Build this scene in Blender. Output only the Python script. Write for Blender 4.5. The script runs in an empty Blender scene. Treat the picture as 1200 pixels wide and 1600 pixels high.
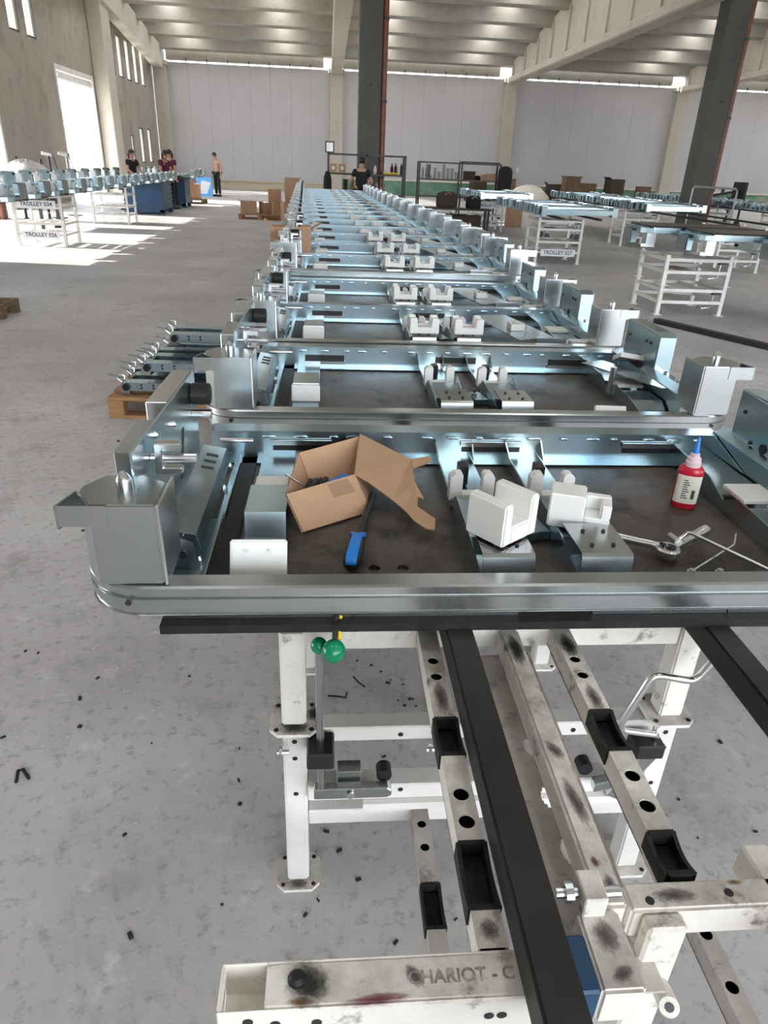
import bpy, bmesh, math, random
from mathutils import Vector, Matrix, Euler
import numpy as np
C = bpy.context.scene.collection
rnd = random.Random(7)

# ------------------------------------------------------------------ camera, world, sun, exposure
CAM_H, FPX = 1.6, 1080.0
PITCH, ROLL, YAW = math.radians(26.8), math.radians(2.4), math.radians(-5.1918)
def cam_axes():
    f = Vector((0, math.cos(PITCH), -math.sin(PITCH))); r = Vector((1, 0, 0)); u = r.cross(f)
    r2 = r*math.cos(ROLL)+u*math.sin(ROLL); u2 = -r*math.sin(ROLL)+u*math.cos(ROLL)
    Z = Matrix.Rotation(YAW, 3, 'Z')
    return Z@r2, Z@u2, Z@f
CR, CU, CF = cam_axes()
cd = bpy.data.cameras.new('camera'); cam = bpy.data.objects.new('camera', cd); C.objects.link(cam)
m = Matrix((CR, CU, -CF)).transposed().to_4x4(); m.translation = (0, 0, CAM_H); cam.matrix_world = m
cd.sensor_fit = 'VERTICAL'; cd.sensor_height = 32.0; cd.lens = FPX/1600*32.0; cd.clip_start = .02; cd.clip_end = 500
bpy.context.scene.camera = cam
def P(px, py, x=None, y=None, z=None):
    """World point seen at a pixel of the photograph, on the plane x=, y= or z=."""
    d = CR*((px-600)/FPX)+CU*(-(py-800)/FPX)+CF
    t = (z-CAM_H)/d.z if z is not None else (y/d.y if y is not None else x/d.x)
    return Vector((0, 0, CAM_H))+d*t

w = bpy.data.worlds.new('world'); bpy.context.scene.world = w; w.use_nodes = True
bg = w.node_tree.nodes['Background']; bg.inputs[0].default_value = (.88, .935, 1, 1); bg.inputs[1].default_value = 6.0
SUN_DIR = Vector((.92, -.09, -.385))
sl = bpy.data.lights.new('sun', 'SUN'); sl.energy = 14; sl.angle = math.radians(.6); sl.color = (1, .95, .85)
so = bpy.data.objects.new('sun', sl); C.objects.link(so); so.rotation_euler = SUN_DIR.to_track_quat('-Z', 'Y').to_euler(); so.location = (-40, 25, 30)
SKYLIGHT = 6.5
vs = bpy.context.scene.view_settings
vs.view_transform = 'Standard'; vs.look = 'None'; vs.exposure = 0.42; vs.gamma = 1; vs.use_curve_mapping = False
cy = bpy.context.scene.cycles
cy.use_denoising = True; cy.max_bounces = 8; cy.diffuse_bounces = 5; cy.glossy_bounces = 5; cy.sample_clamp_indirect = 8; cy.caustics_reflective = False; cy.caustics_refractive = False

# ------------------------------------------------------------------ materials
def mat(name, col, rough=.6, metal=0., col2=None, scale=4., lo=.4, hi=.65, bump=0., bscale=60., rough2=None, stretch=None, spec=None):
    M = bpy.data.materials.new(name); M.use_nodes = True; nt = M.node_tree; b = nt.nodes['Principled BSDF']
    b.inputs['Base Color'].default_value = (*col, 1); b.inputs['Roughness'].default_value = rough; b.inputs['Metallic'].default_value = metal
    if spec is not None: b.inputs['Specular IOR Level'].default_value = spec
    tc = nt.nodes.new('ShaderNodeTexCoord'); vec = tc.outputs['Object']
    if stretch:
        mp = nt.nodes.new('ShaderNodeMapping'); mp.inputs['Scale'].default_value = stretch; nt.links.new(vec, mp.inputs[0]); vec = mp.outputs[0]
    if col2 is not None:
        n = nt.nodes.new('ShaderNodeTexNoise'); n.inputs['Scale'].default_value = scale; n.inputs['Detail'].default_value = 6; n.inputs['Roughness'].default_value = .65
        nt.links.new(vec, n.inputs['Vector'])
        r = nt.nodes.new('ShaderNodeValToRGB'); r.color_ramp.elements[0].position = lo; r.color_ramp.elements[1].position = hi
        r.color_ramp.elements[0].color = (*col, 1); r.color_ramp.elements[1].color = (*col2, 1)
        nt.links.new(n.outputs['Fac'], r.inputs[0]); nt.links.new(r.outputs[0], b.inputs['Base Color'])
        if rough2 is not None:
            mr = nt.nodes.new('ShaderNodeMapRange'); mr.inputs[3].default_value = rough; mr.inputs[4].default_value = rough2
            mr.inputs[1].default_value = lo; mr.inputs[2].default_value = hi
            nt.links.new(n.outputs['Fac'], mr.inputs[0]); nt.links.new(mr.outputs[0], b.inputs['Roughness'])
    if bump:
        n2 = nt.nodes.new('ShaderNodeTexNoise'); n2.inputs['Scale'].default_value = bscale; n2.inputs['Detail'].default_value = 4
        nt.links.new(vec, n2.inputs['Vector'])
        bp = nt.nodes.new('ShaderNodeBump'); bp.inputs['Strength'].default_value = bump; bp.inputs['Distance'].default_value = .01
        nt.links.new(n2.outputs['Fac'], bp.inputs['Height']); nt.links.new(bp.outputs[0], b.inputs['Normal'])
    return M
def add_spots(M, col, scale, lo, hi, detail=8, top=0.):
    """A second layer of stains or specks mixed over the base colour."""
    nt = M.node_tree; b = nt.nodes['Principled BSDF']; tc = nt.nodes.new('ShaderNodeTexCoord')
    n = nt.nodes.new('ShaderNodeTexNoise'); n.inputs['Scale'].default_value = scale; n.inputs['Detail'].default_value = detail; n.inputs['Roughness'].default_value = .7
    nt.links.new(tc.outputs['Object'], n.inputs['Vector'])
    r = nt.nodes.new('ShaderNodeValToRGB'); r.color_ramp.elements[0].position = lo; r.color_ramp.elements[1].position = hi
    r.color_ramp.elements[0].color = (0, 0, 0, 1); r.color_ramp.elements[1].color = (1, 1, 1, 1)
    nt.links.new(n.outputs['Fac'], r.inputs[0])
    fac = r.outputs[0]
    if top:      # grime that settles on upward faces
        g = nt.nodes.new('ShaderNodeNewGeometry'); sx = nt.nodes.new('ShaderNodeSeparateXYZ'); nt.links.new(g.outputs['Normal'], sx.inputs[0])
        mr = nt.nodes.new('ShaderNodeMapRange'); mr.inputs[1].default_value = .3; mr.inputs[2].default_value = .9; mr.inputs[3].default_value = 1-top; mr.inputs[4].default_value = 1
        nt.links.new(sx.outputs[2], mr.inputs[0]); mm = nt.nodes.new('ShaderNodeMath'); mm.operation = 'MULTIPLY'
        nt.links.new(fac, mm.inputs[0]); nt.links.new(mr.outputs[0], mm.inputs[1]); fac = mm.outputs[0]
    mx = nt.nodes.new('ShaderNodeMix'); mx.data_type = 'RGBA'
    src = b.inputs['Base Color'].links[0].from_socket if b.inputs['Base Color'].links else None
    if src: nt.links.new(src, mx.inputs['A'])
    else: mx.inputs['A'].default_value = b.inputs['Base Color'].default_value
    mx.inputs['B'].default_value = (*col, 1); nt.links.new(fac, mx.inputs['Factor']); nt.links.new(mx.outputs['Result'], b.inputs['Base Color'])
    return M
def emit(name, col, s):
    M = bpy.data.materials.new(name); M.use_nodes = True; nt = M.node_tree; nt.nodes.clear()
    e = nt.nodes.new('ShaderNodeEmission'); e.inputs[0].default_value = (*col, 1); e.inputs[1].default_value = s
    o = nt.nodes.new('ShaderNodeOutputMaterial'); nt.links.new(e.outputs[0], o.inputs[0]); return M
def glassy(name, tint=(1, 1, 1), gl=.12):
    M = bpy.data.materials.new(name); M.use_nodes = True; nt = M.node_tree; nt.nodes.clear()
    t = nt.nodes.new('ShaderNodeBsdfTransparent'); t.inputs[0].default_value = (*tint, 1)
    g = nt.nodes.new('ShaderNodeBsdfGlossy'); g.inputs['Roughness'].default_value = .03
    x = nt.nodes.new('ShaderNodeMixShader'); x.inputs[0].default_value = gl
    nt.links.new(t.outputs[0], x.inputs[1]); nt.links.new(g.outputs[0], x.inputs[2])
    o = nt.nodes.new('ShaderNodeOutputMaterial'); nt.links.new(x.outputs[0], o.inputs[0]); return M

ZINC = mat('zinc', (.375, .53, .63), .25, 1., (.53, .60, .58), 2.2, .3, .72)
GALV = mat('galvanised', (.42, .455, .475), .24, 1., (.58, .60, .59), 2.6, .3, .72)
CHROME = mat('bright_steel', (.74, .74, .75), .25, 1.)
PLATE = add_spots(mat('oily_plate', (.075, .06, .052), .36, .1, (.135, .11, .095), 3.5, .35, .7, .08, 25, .55), (.016, .0145, .0135), 8, .46, .64); add_spots(PLATE, (.21, .18, .155), 5, .60, .80)
MILL = mat('mill_steel', (.014, .0135, .0135), .5, .3, (.036, .033, .031), 6, .35, .75, .05, 30, .62)
add_spots(MILL, (.085, .066, .056), 3, .6, .8)
WHITE = add_spots(add_spots(mat('white_paint', (.84, .81, .75), .42, 0., (.77, .74, .67), 7, .4, .7, .05, 25), (.20, .175, .15), 6, .38, .74, 10, .85), (.10, .085, .075), 16, .565, .70)
CLEANW = mat('clean_white_paint', (.80, .79, .77), .4, 0., (.68, .66, .62), 4)
DIRTYW = add_spots(mat('dirty_sheet', (.54, .50, .45), .5, 0., (.34, .31, .28), 9, .35, .7, .05), (.07, .06, .055), 22, .55, .75)
PLASTIC = mat('white_plastic', (.86, .86, .84), .45)
PLASTIC.node_tree.nodes['Principled BSDF'].inputs['Subsurface Weight'].default_value = .1
RUBBER = mat('black_rubber', (.009, .009, .009), .55, 0., (.02, .019, .018), 30, spec=.3)
BLACK = mat('black_plastic', (.015, .015, .016), .4)
CARD = mat('cardboard', (.44, .27, .165), .75, 0., (.52, .33, .20), 6, .3, .7, .05, 50)
TAPE = mat('packing_tape', (.34, .215, .13), .25)
WOOD = mat('pallet_wood', (.46, .26, .12), .75, 0., (.30, .155, .07), 12, .3, .7, .1, 30, stretch=(1, 8, 8))
WOODOLD = mat('old_wood', (.20, .13, .075), .8, 0., (.11, .075, .05), 10)
GREEN = mat('green_knob', (.0, .24, .11), .18, 0., (.0, .20, .09), 5)
YELLOW = mat('yellow_band', (.75, .55, .02), .45)
BLUE = mat('blue_grip', (.01, .22, .72), .4)
DBLUE = mat('dark_blue_paint', (.006, .045, .11), .45, 0., (.01, .065, .145), 5)
LBLUE = mat('light_blue_panel', (.12, .42, .85), .5)
RED = mat('red_bottle', (.55, .015, .04), .25)
LABEL = mat('paper_label', (.78, .76, .66), .5)
PRINT = mat('dark_print', (.03, .03, .035), .6)
FADED = mat('faded_stencil', (.14, .13, .12), .6, 0., (.5, .47, .43), 60, .4, .7)
SOOT = mat('soot', (.02, .018, .017), .8, 0., (.16, .14, .12), 40, .45, .7)
SMEAR = mat('red_smear', (.25, .06, .08), .7, 0., (.62, .52, .48), 70, .45, .62)
SIGNB = mat('sign_print', (.02, .03, .07), .6)
SIGNW = mat('sign_white', (.80, .81, .83), .5)
NOZZLE = mat('blue_nozzle', (.01, .2, .75), .3)
CLEAR = mat('milky_cap', (.80, .62, .66), .3)
FLOOR = mat('concrete_floor', (.40, .385, .385), .5, 0., (.62, .605, .605), .8, .34, .66, .06, 14, .62, spec=.35)
add_spots(FLOOR, (.30, .285, .285), 3.2, .50, .74); add_spots(FLOOR, (.27, .26, .258), 26, .53, .70, 10); add_spots(FLOOR, (.68, .665, .66), 9, .58, .76, 10)
CONC = add_spots(mat('precast_concrete', (.50, .455, .385), .85, 0., (.60, .555, .48), .7, .3, .7, .05, 10, stretch=(1, 1, .35)), (.36, .32, .27), 1.6, .55, .8)
CEIL = add_spots(mat('roof_concrete', (.36, .335, .295), .85, 0., (.44, .415, .37), 1.2, .3, .7), (.27, .25, .22), 3, .55, .8)
DCONC = add_spots(mat('dark_concrete', (.085, .09, .08), .8, 0., (.12, .125, .11), 1.5, .3, .7), (.06, .06, .055), 5, .6, .8)
WALLC = add_spots(mat('cast_wall', (.33, .30, .255), .85, 0., (.42, .385, .33), .7, .3, .7, .05, 10, stretch=(1, 1, .35)), (.24, .215, .18), 1.6, .5, .78)
PANEL = mat('grey_panel', (.53, .52, .54), .45, 0., (.56, .55, .57), .6)
CREAM = mat('cream_sill', (.62, .54, .40), .7)
PATINA = add_spots(mat('green_plinth', (.08, .24, .16), .8, 0., (.22, .40, .30), 1.2, .35, .65), (.45, .36, .24), .8, .56, .66)
PIPE = mat('brown_pipe', (.17, .055, .03), .4, 0., (.22, .075, .04), 3)
ROOF = mat('roof_sheet', (.10, .10, .10), .8)
GROUND = mat('outside_ground', (.6, .58, .53), .9)
LIT = emit('lit_skylight', (1, 1, .98), SKYLIGHT)
GLASS = glassy('window_glass', gl=.04)
FILM = mat('plastic_film', (.62, .61, .60), .25, 0., (.75, .74, .73), 9, bump=.5, bscale=14); FILM.node_tree.nodes['Principled BSDF'].inputs['Alpha'].default_value = .72
SKIN = mat('skin', (.50, .28, .19), .55)
HAIR = mat('dark_hair', (.015, .011, .009), .5)
BLACKC = mat('black_cloth', (.012, .012, .014), .85)
PURPLE = mat('maroon_cloth', (.09, .015, .045), .85)
TAN = mat('tan_cloth', (.42, .28, .20), .8)
DARKM = mat('dark_machine', (.02, .02, .022), .5)
def stain_mat(name, col, sc=40., k=1.):
    M = bpy.data.materials.new(name); M.use_nodes = True; nt = M.node_tree; b = nt.nodes['Principled BSDF']; b.inputs['Base Color'].default_value = (*col, 1); b.inputs['Roughness'].default_value = .7
    tc = nt.nodes.new('ShaderNodeTexCoord'); g = nt.nodes.new('ShaderNodeTexGradient'); g.gradient_type = 'SPHERICAL'; nt.links.new(tc.outputs['Object'], g.inputs[0])
    n = nt.nodes.new('ShaderNodeTexNoise'); n.inputs['Scale'].default_value = 2.6; n.inputs['Detail'].default_value = 9; n.inputs['Roughness'].default_value = .72; nt.links.new(tc.outputs['Object'], n.inputs['Vector'])
    a = nt.nodes.new('ShaderNodeMath'); a.operation = 'MULTIPLY_ADD'; nt.links.new(g.outputs['Fac'], a.inputs[0]); a.inputs[1].default_value = .8*k; nt.links.new(n.outputs['Fac'], a.inputs[2])
    r = nt.nodes.new('ShaderNodeMapRange'); r.inputs[1].default_value = .62; r.inputs[2].default_value = 1.25; r.inputs[4].default_value = .6; nt.links.new(a.outputs[0], r.inputs[0]); nt.links.new(r.outputs[0], b.inputs['Alpha']); return M
S_SOOT = stain_mat('soot_stain', (.02, .018, .017), k=1.2); S_RED = stain_mat('red_stain', (.22, .035, .05)); S_RUST = stain_mat('rust_stain', (.28, .13, .04)); S_GREY = stain_mat('grey_stain', (.10, .09, .085))
def stain(c, rx, ry, M, parent, rz=0.):
    o = MB().lathe((0, 0, 0), [(1, 0), (1, .002)], 20).build('stain', M, parent); o.location = c; o.scale = (rx, ry, .05); o.rotation_euler = (0, 0, rz); return o
RACK = mat('rack_steel', (.06, .058, .056), .5, .3)
CANM = mat('tin_can', (.35, .34, .33), .4, .6)
OLIVE = mat('dark_fabric', (.06, .045, .03), .9)
DEBRIS = mat('floor_debris', (.02, .018, .017), .8)

# ------------------------------------------------------------------ mesh helpers
class MB:
    def __init__(s): s.v = []; s.f = []
    def add(s, vs_, fs):
        n = len(s.v); s.v += [tuple(v) for v in vs_]; s.f += [tuple(i+n for i in f) for f in fs]; return s
    def box(s, x0, x1, y0, y1, z0, z1):
        return s.add([(x0, y0, z0), (x1, y0, z0), (x1, y1, z0), (x0, y1, z0), (x0, y0, z1), (x1, y0, z1), (x1, y1, z1), (x0, y1, z1)],
                     [(3, 2, 1, 0), (4, 5, 6, 7), (0, 1, 5, 4), (1, 2, 6, 5), (2, 3, 7, 6), (3, 0, 4, 7)])
    def hexa(s, b, t): return s.add(list(b)+list(t), [(3, 2, 1, 0), (4, 5, 6, 7), (0, 1, 5, 4), (1, 2, 6, 5), (2, 3, 7, 6), (3, 0, 4, 7)])
    def obox(s, c, size, rot):
        R = Euler(rot).to_matrix(); c = Vector(c); q = []
        for z in (-.5, .5):
            for x, y in ((-.5, -.5), (.5, -.5), (.5, .5), (-.5, .5)): q.append(c+R@Vector((x*size[0], y*size[1], z*size[2])))
        return s.hexa(q[:4], q[4:])
    def bar(s, a, b, w_, h_, up=(0, 0, 1)):
        a = Vector(a); b = Vector(b); d = (b-a).normalized(); u = Vector(up); r = d.cross(u)
        if r.length < 1e-4: r = d.cross(Vector((0, 1, 0)))
        r.normalize(); u = r.cross(d); q = [o+r*i*w_/2+u*j*h_/2 for o in (a, b) for i, j in ((-1, -1), (1, -1), (1, 1), (-1, 1))]
        return s.hexa(q[:4], q[4:])
    def cyl(s, a, b, r0, r1=None, n=14):
        a = Vector(a); b = Vector(b); r1 = r0 if r1 is None else r1; d = (b-a).normalized()
        e = d.orthogonal().normalized(); g = d.cross(e); vs_ = []
        for o, r in ((a, r0), (b, r1)): vs_ += [o+(e*math.cos(t*2*math.pi/n)+g*math.sin(t*2*math.pi/n))*r for t in range(n)]
        return s.add(vs_, [(i, (i+1) % n, n+(i+1) % n, n+i) for i in range(n)]+[tuple(range(n-1, -1, -1)), tuple(range(n, 2*n))])
    def lathe(s, c, prof, n=16, axis=(0, 0, 1)):
        d = Vector(axis).normalized(); e = d.orthogonal().normalized(); g = d.cross(e); c = Vector(c); vs_ = []; fs = []
        for r, h in prof: vs_ += [c+d*h+(e*math.cos(t*2*math.pi/n)+g*math.sin(t*2*math.pi/n))*max(r, 1e-5) for t in range(n)]
        for k in range(len(prof)-1): fs += [(k*n+i, k*n+(i+1) % n, (k+1)*n+(i+1) % n, (k+1)*n+i) for i in range(n)]
        fs += [tuple(range(n-1, -1, -1)), tuple(range((len(prof)-1)*n, len(prof)*n))]
        return s.add(vs_, fs)
    def sphere(s, c, r, n=14, sc=(1, 1, 1)):
        k = n//2; vs_ = []; fs = []; c = Vector(c)
        for i in range(1, k):
            a = math.pi*i/k
            vs_ += [c+Vector((math.sin(a)*math.cos(t*2*math.pi/n)*sc[0], math.sin(a)*math.sin(t*2*math.pi/n)*sc[1], math.cos(a)*sc[2]))*r for t in range(n)]
        top = len(vs_); vs_ += [c+Vector((0, 0, r*sc[2])), c-Vector((0, 0, r*sc[2]))]
        for i in range(k-2): fs += [(i*n+t, (i+1)*n+t, (i+1)*n+(t+1) % n, i*n+(t+1) % n) for t in range(n)]
        fs += [(top, t, (t+1) % n) for t in range(n)]+[(top+1, (k-2)*n+(t+1) % n, (k-2)*n+t) for t in range(n)]
        return s.add(vs_, fs)
    def tube(s, pts, r, n=10):
        pts = [Vector(p) for p in pts]; vs_ = []; e = None
        for i, p in enumerate(pts):
            d = (pts[min(i+1, len(pts)-1)]-pts[max(i-1, 0)]).normalized()
            e = d.orthogonal().normalized() if e is None else (e-d*e.dot(d)).normalized()
            g = d.cross(e); rr = r[i] if isinstance(r, (list, tuple)) else r
            vs_ += [p+(e*math.cos(t*2*math.pi/n)+g*math.sin(t*2*math.pi/n))*rr for t in range(n)]
        fs = [(k*n+i, k*n+(i+1) % n, (k+1)*n+(i+1) % n, (k+1)*n+i) for k in range(len(pts)-1) for i in range(n)]
        return s.add(vs_, fs+[tuple(range(n-1, -1, -1)), tuple(range((len(pts)-1)*n, len(pts)*n))])
    def prism(s, poly, axis, a0, a1):
        def pt(p, a): return {'x': (a, p[0], p[1]), 'y': (p[0], a, p[1]), 'z': (p[0], p[1], a)}[axis]
        n = len(poly)
        return s.add([pt(p, a0) for p in poly]+[pt(p, a1) for p in poly], [tuple(range(n-1, -1, -1)), tuple(range(n, 2*n))]+[(i, (i+1) % n, n+(i+1) % n, n+i) for i in range(n)])
    def sheet(s, line, axis, a0, a1, t):
        """A bent sheet: an open line of points given a thickness and drawn out along an axis."""
        L = [Vector(p) for p in line]; off = []
        for i in range(len(L)):
            d1 = (L[i]-L[i-1]).normalized() if i else (L[1]-L[0]).normalized(); d2 = (L[i+1]-L[i]).normalized() if i < len(L)-1 else d1
            nn = Vector((-d1.y-d2.y, d1.x+d2.x)); k = nn.length; nn = nn/k if k > 1e-6 else Vector((-d1.y, d1.x))
            off.append(L[i]+nn*t/max(.4, nn.dot(Vector((-d1.y, d1.x)))))
        for i in range(len(L)-1): s.prism([L[i], L[i+1], off[i+1], off[i]], axis, a0, a1)
        return s
    def sweep(s, path, prof):
        """Profile (outward offset, height) carried along an open line in plan; outward is to the right of travel."""
        L = [Vector(p) for p in path]; m_ = len(prof); vs_ = []
        for i in range(len(L)):
            d1 = (L[i]-L[i-1]).normalized() if i else (L[1]-L[0]).normalized(); d2 = (L[i+1]-L[i]).normalized() if i < len(L)-1 else d1
            nn = Vector((d1.y+d2.y, -d1.x-d2.x)).normalized(); k = 1/max(.4, nn.dot(Vector((d1.y, -d1.x))))
            vs_ += [(L[i].x+nn.x*o*k, L[i].y+nn.y*o*k, h) for o, h in prof]
        fs = [(a*m_+j, (a+1)*m_+j, (a+1)*m_+(j+1) % m_, a*m_+(j+1) % m_) for a in range(len(L)-1) for j in range(m_)]
        return s.add(vs_, fs+[tuple(range(m_)), tuple(range(len(L)*m_-1, (len(L)-1)*m_-1, -1))])
    def holed(s, a0, a1, b0, b1, z, holes, axis='x', depth=.004, n=14):
        """Top face of a strip from a0 to a1 (along axis), b0 to b1 wide, with round holes [(a, b, r)] and their short walls."""
        def pt(a, b, zz=z): return (a, b, zz) if axis == 'x' else (b, a, zz)
        cur = a0
        for a, b, r in sorted(holes):
            h = r*1.25
            s.add([pt(cur, b0), pt(a-h, b0), pt(a-h, b1), pt(cur, b1)], [(0, 1, 2, 3)])
            ring = [(a+r*math.cos(2*math.pi*k/n), b+r*math.sin(2*math.pi*k/n)) for k in range(n)]
            out = []
            for k in range(n):
                c_, s_ = math.cos(2*math.pi*k/n), math.sin(2*math.pi*k/n)
                q = max(abs(c_)/h, s_/(b1-b) if s_ > 0 else -s_/(b-b0)); out.append((a+c_/q, b+s_/q))
            s.add([pt(*p) for p in ring]+[pt(*p) for p in out]+[pt(*p, z-depth) for p in ring],
                  [(k, (k+1) % n, n+(k+1) % n, n+k) for k in range(n)]+[(2*n+k, 2*n+(k+1) % n, (k+1) % n, k) for k in range(n)])
            for sa, sb in ((1, 1), (-1, 1), (-1, -1), (1, -1)):
                cx, cy_ = a+sa*h, b1 if sb > 0 else b0
                near = sorted(range(n), key=lambda k: (out[k][0]-cx)**2+(out[k][1]-cy_)**2)[:2]
                s.add([pt(cx, cy_), pt(*out[near[0]]), pt(*out[near[1]])], [(0, 1, 2)])
            cur = a+h
        s.add([pt(cur, b0), pt(a1, b0), pt(a1, b1), pt(cur, b1)], [(0, 1, 2, 3)])
        return s
    def build(s, name, M, parent=None, bevel=0., smooth=False, seg=1, loc=None):
        me = bpy.data.meshes.new(name); me.from_pydata(s.v, [], s.f); me.materials.append(M)
        bm = bmesh.new(); bm.from_mesh(me); bmesh.ops.recalc_face_normals(bm, faces=bm.faces)
        if bevel:
            bm.normal_update()
            es = [e for e in bm.edges if len(e.link_faces) == 2 and e.calc_face_angle(0) > .6]
            try: bmesh.ops.bevel(bm, geom=es, offset=bevel, segments=seg, affect='EDGES', clamp_overlap=True)
            except Exception: pass
        if smooth:
            for f in bm.faces: f.smooth = True
        bm.to_mesh(me); bm.free()
        if smooth and hasattr(me, 'set_sharp_from_angle'): me.set_sharp_from_angle(angle=math.radians(40))
        o = bpy.data.objects.new(name, me); C.objects.link(o)
        if parent: o.parent = parent
        if loc: o.location = loc
        return o
def tag(o, label, cat, group=None):
    o['label'] = label; o['category'] = cat
    if group: o['group'] = group
    return o
def thing(name, label, cat, loc=(0, 0, 0), rz=0., group=None):
    o = bpy.data.objects.new(name, None); C.objects.link(o); o.location = loc; o.rotation_euler = (0, 0, rz); o.empty_display_size = .1
    return tag(o, label, cat, group)
def structure(name):
    o = bpy.data.objects.new(name, None); C.objects.link(o); o['kind'] = 'structure'; return o
def struct(o): o['kind'] = 'structure'; return o
def copy_tree(o, parent=None):
    c = o.copy(); C.objects.link(c)
    if parent: c.parent = parent
    for ch in list(kids.get(o.name, ())): copy_tree(ch, c)
    return c
kids = {}
def index_tree(o):
    """Remember a thing's children by name before it is copied."""
    for ch in o.children: kids.setdefault(o.name, []).append(ch); index_tree(ch)
def text(name, body, size, loc, rot, M, parent=None, ext=.0006, ax='CENTER'):
    cu = bpy.data.curves.new(name, 'FONT'); cu.body = body; cu.size = size; cu.extrude = ext; cu.align_x = ax; cu.align_y = 'CENTER'; cu.offset = size*.018
    cu.materials.append(M); o = bpy.data.objects.new(name, cu); C.objects.link(o); o.location = loc; o.rotation_euler = rot
    bpy.context.view_layer.update(); me = bpy.data.meshes.new_from_object(o.evaluated_get(bpy.context.evaluated_depsgraph_get()))
    q = bpy.data.objects.new(name, me); C.objects.link(q); q.location = loc; q.rotation_euler = rot; bpy.data.objects.remove(o); bpy.data.curves.remove(cu)
    if parent: q.parent = parent
    return q
def piece(o, parent, loc):
    """A copy of one piece sharing its mesh."""
    c = o.copy(); C.objects.link(c); c.parent = parent; c.location = loc; return c

# ------------------------------------------------------------------ floor and outside ground
struct(MB().box(-8.9, 30, -8.2, 42.3, -.2, 0).build('floor', FLOOR))
struct(MB().box(-120, 120, -120, 160, -.6, -.21).build('ground', GROUND))
struct(MB().box(-60, -9.2, -30, 70, -.2, -.03).build('yard', GROUND))

a_, b_ = P(1110, 985, z=0), P(1300, 1175, z=0)
struct(MB().bar((a_.x, a_.y, .0006), (b_.x, b_.y, .0006), .005, .0008).bar((a_.x, a_.y, .0006), (a_.x+(a_.x-b_.x)*8, a_.y+(a_.y-b_.y)*8, .0006), .005, .0008).build('floor_line', DEBRIS))
# ------------------------------------------------------------------ far wall: grey panels, eaves gap, plinth
WY = 42.0
wf = structure('wall_far')
BAYX = [-8.45, .42, 9.55, 18.85, 28.0]
for k in range(4):
    x0, x1 = BAYX[k]+.3, BAYX[k+1]-.3
    n = 8; zb = .45 if k == 0 else .78
    for i in range(n):
        a = x0+(x1-x0)*i/n; b = x0+(x1-x0)*(i+1)/n
        MB().box(a+.003, b-.003, WY+.02, WY+.14, zb, 5.735).build('panel', PANEL, wf)
        if i: MB().box(a-.02, a+.02, WY-.29, WY-.255, 5.70, 5.90).build('clip', RACK, wf)
    MB().box(x0-.6, x1+.6, WY+.145, WY+.17, zb, 5.72).build('backing', PANEL, wf)
    MB().box(x0, x1, WY-.03, WY+.16, zb-.06, zb-.004).build('sill', CREAM, wf)
    MB().box(x0, x1, WY+.03, WY+.2, 0, zb-.064).build('plinth', CREAM if k == 0 else PATINA, wf)
for k in range(4):
    struct(MB().box(BAYX[k]+.34, BAYX[k+1]-.66, WY-.25, WY+.25, 5.81, 6.35).build('trim_%d' % (k+1), CEIL))
# far columns
for k, x in enumerate(BAYX[:4]):
    o = structure('column'); o.location = (x, WY-.1, 0)
    MB().box(-.33, .33, -.3, .3, 0, 5.55).build('shaft', CONC, o, .03)
    MB().box(-.42, .42, -.42, .42, 5.55, 5.75).build('corbel', CONC, o, .02)
# near columns with brown rain pipes
for k, (x, y) in enumerate(((1.08, 21.0), (10.58, 21.0), (-8.35, 19.0))):
    o = structure('column'); o.location = (x, y, 0)
    MB().box(-.29, .29, 0, .62, 0, 6.2).build('shaft', DCONC, o, .02)
    MB().cyl((.36, .12, 0), (.36, .12, 6.3), .085).build('drain_pipe', PIPE, o, smooth=True)
    for z in (1.2, 3.0, 4.8): MB().cyl((.36, .12, z), (.36, .12, z+.07), .1).build('pipe_clip', RACK, o)
    MB().cyl((0.02, -.02, 3.4), (0.02, .03, 3.4), .03).build('lifting_socket', BLACK, o)

# ------------------------------------------------------------------ girders, purlins, roof, skylights
SL = .118
def zroof(y):            # underside of the purlins: a double-pitched roof over each span
    y0 = WY
    t = (y0-y) % 47.0
    return 6.12+SL*(t if t < 23.5 else 47.0-t) if y <= y0 else 6.12
def girder(x, w_=.42, base=5.62):
    poly = [(42.1, base), (42.1, 6.28), (41, zroof(41)+.25)]+[(y, zroof(y)+.3) for y in (36, 30.25, 24.5, 18.6)]+[(18.5, base)]
    return poly
for x in (BAYX[1], BAYX[2], BAYX[3]):
    g = structure('beam'); g.location = (x, 0, 0)
    MB().prism(girder(x), 'x', -.14, .14).build('web', CONC, g)
    MB().box(-.28, .28, 18.5, 42.1, 5.5, 5.78).build('bottom_flange', CONC, g, .04)
    for y in [40.9-2.2*i for i in range(10)]:
        MB().box(-.22, .22, y-.06, y+.06, 5.78, zroof(y)+.02).build('stiffener', CONC, g)
g = structure('beam'); g.location = (-8.45, 0, 0)
MB().prism([(42.1, 5.3), (42.1, 6.25), (30.2, 6.25+SL*11.9), (18.5, 6.25), (18.5, 5.3), (30.2, 5.3+SL*11.9)], 'x', -.22, .22).build('web', CONC, g)
ce = structure('ceiling')
NP = 23
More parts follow.
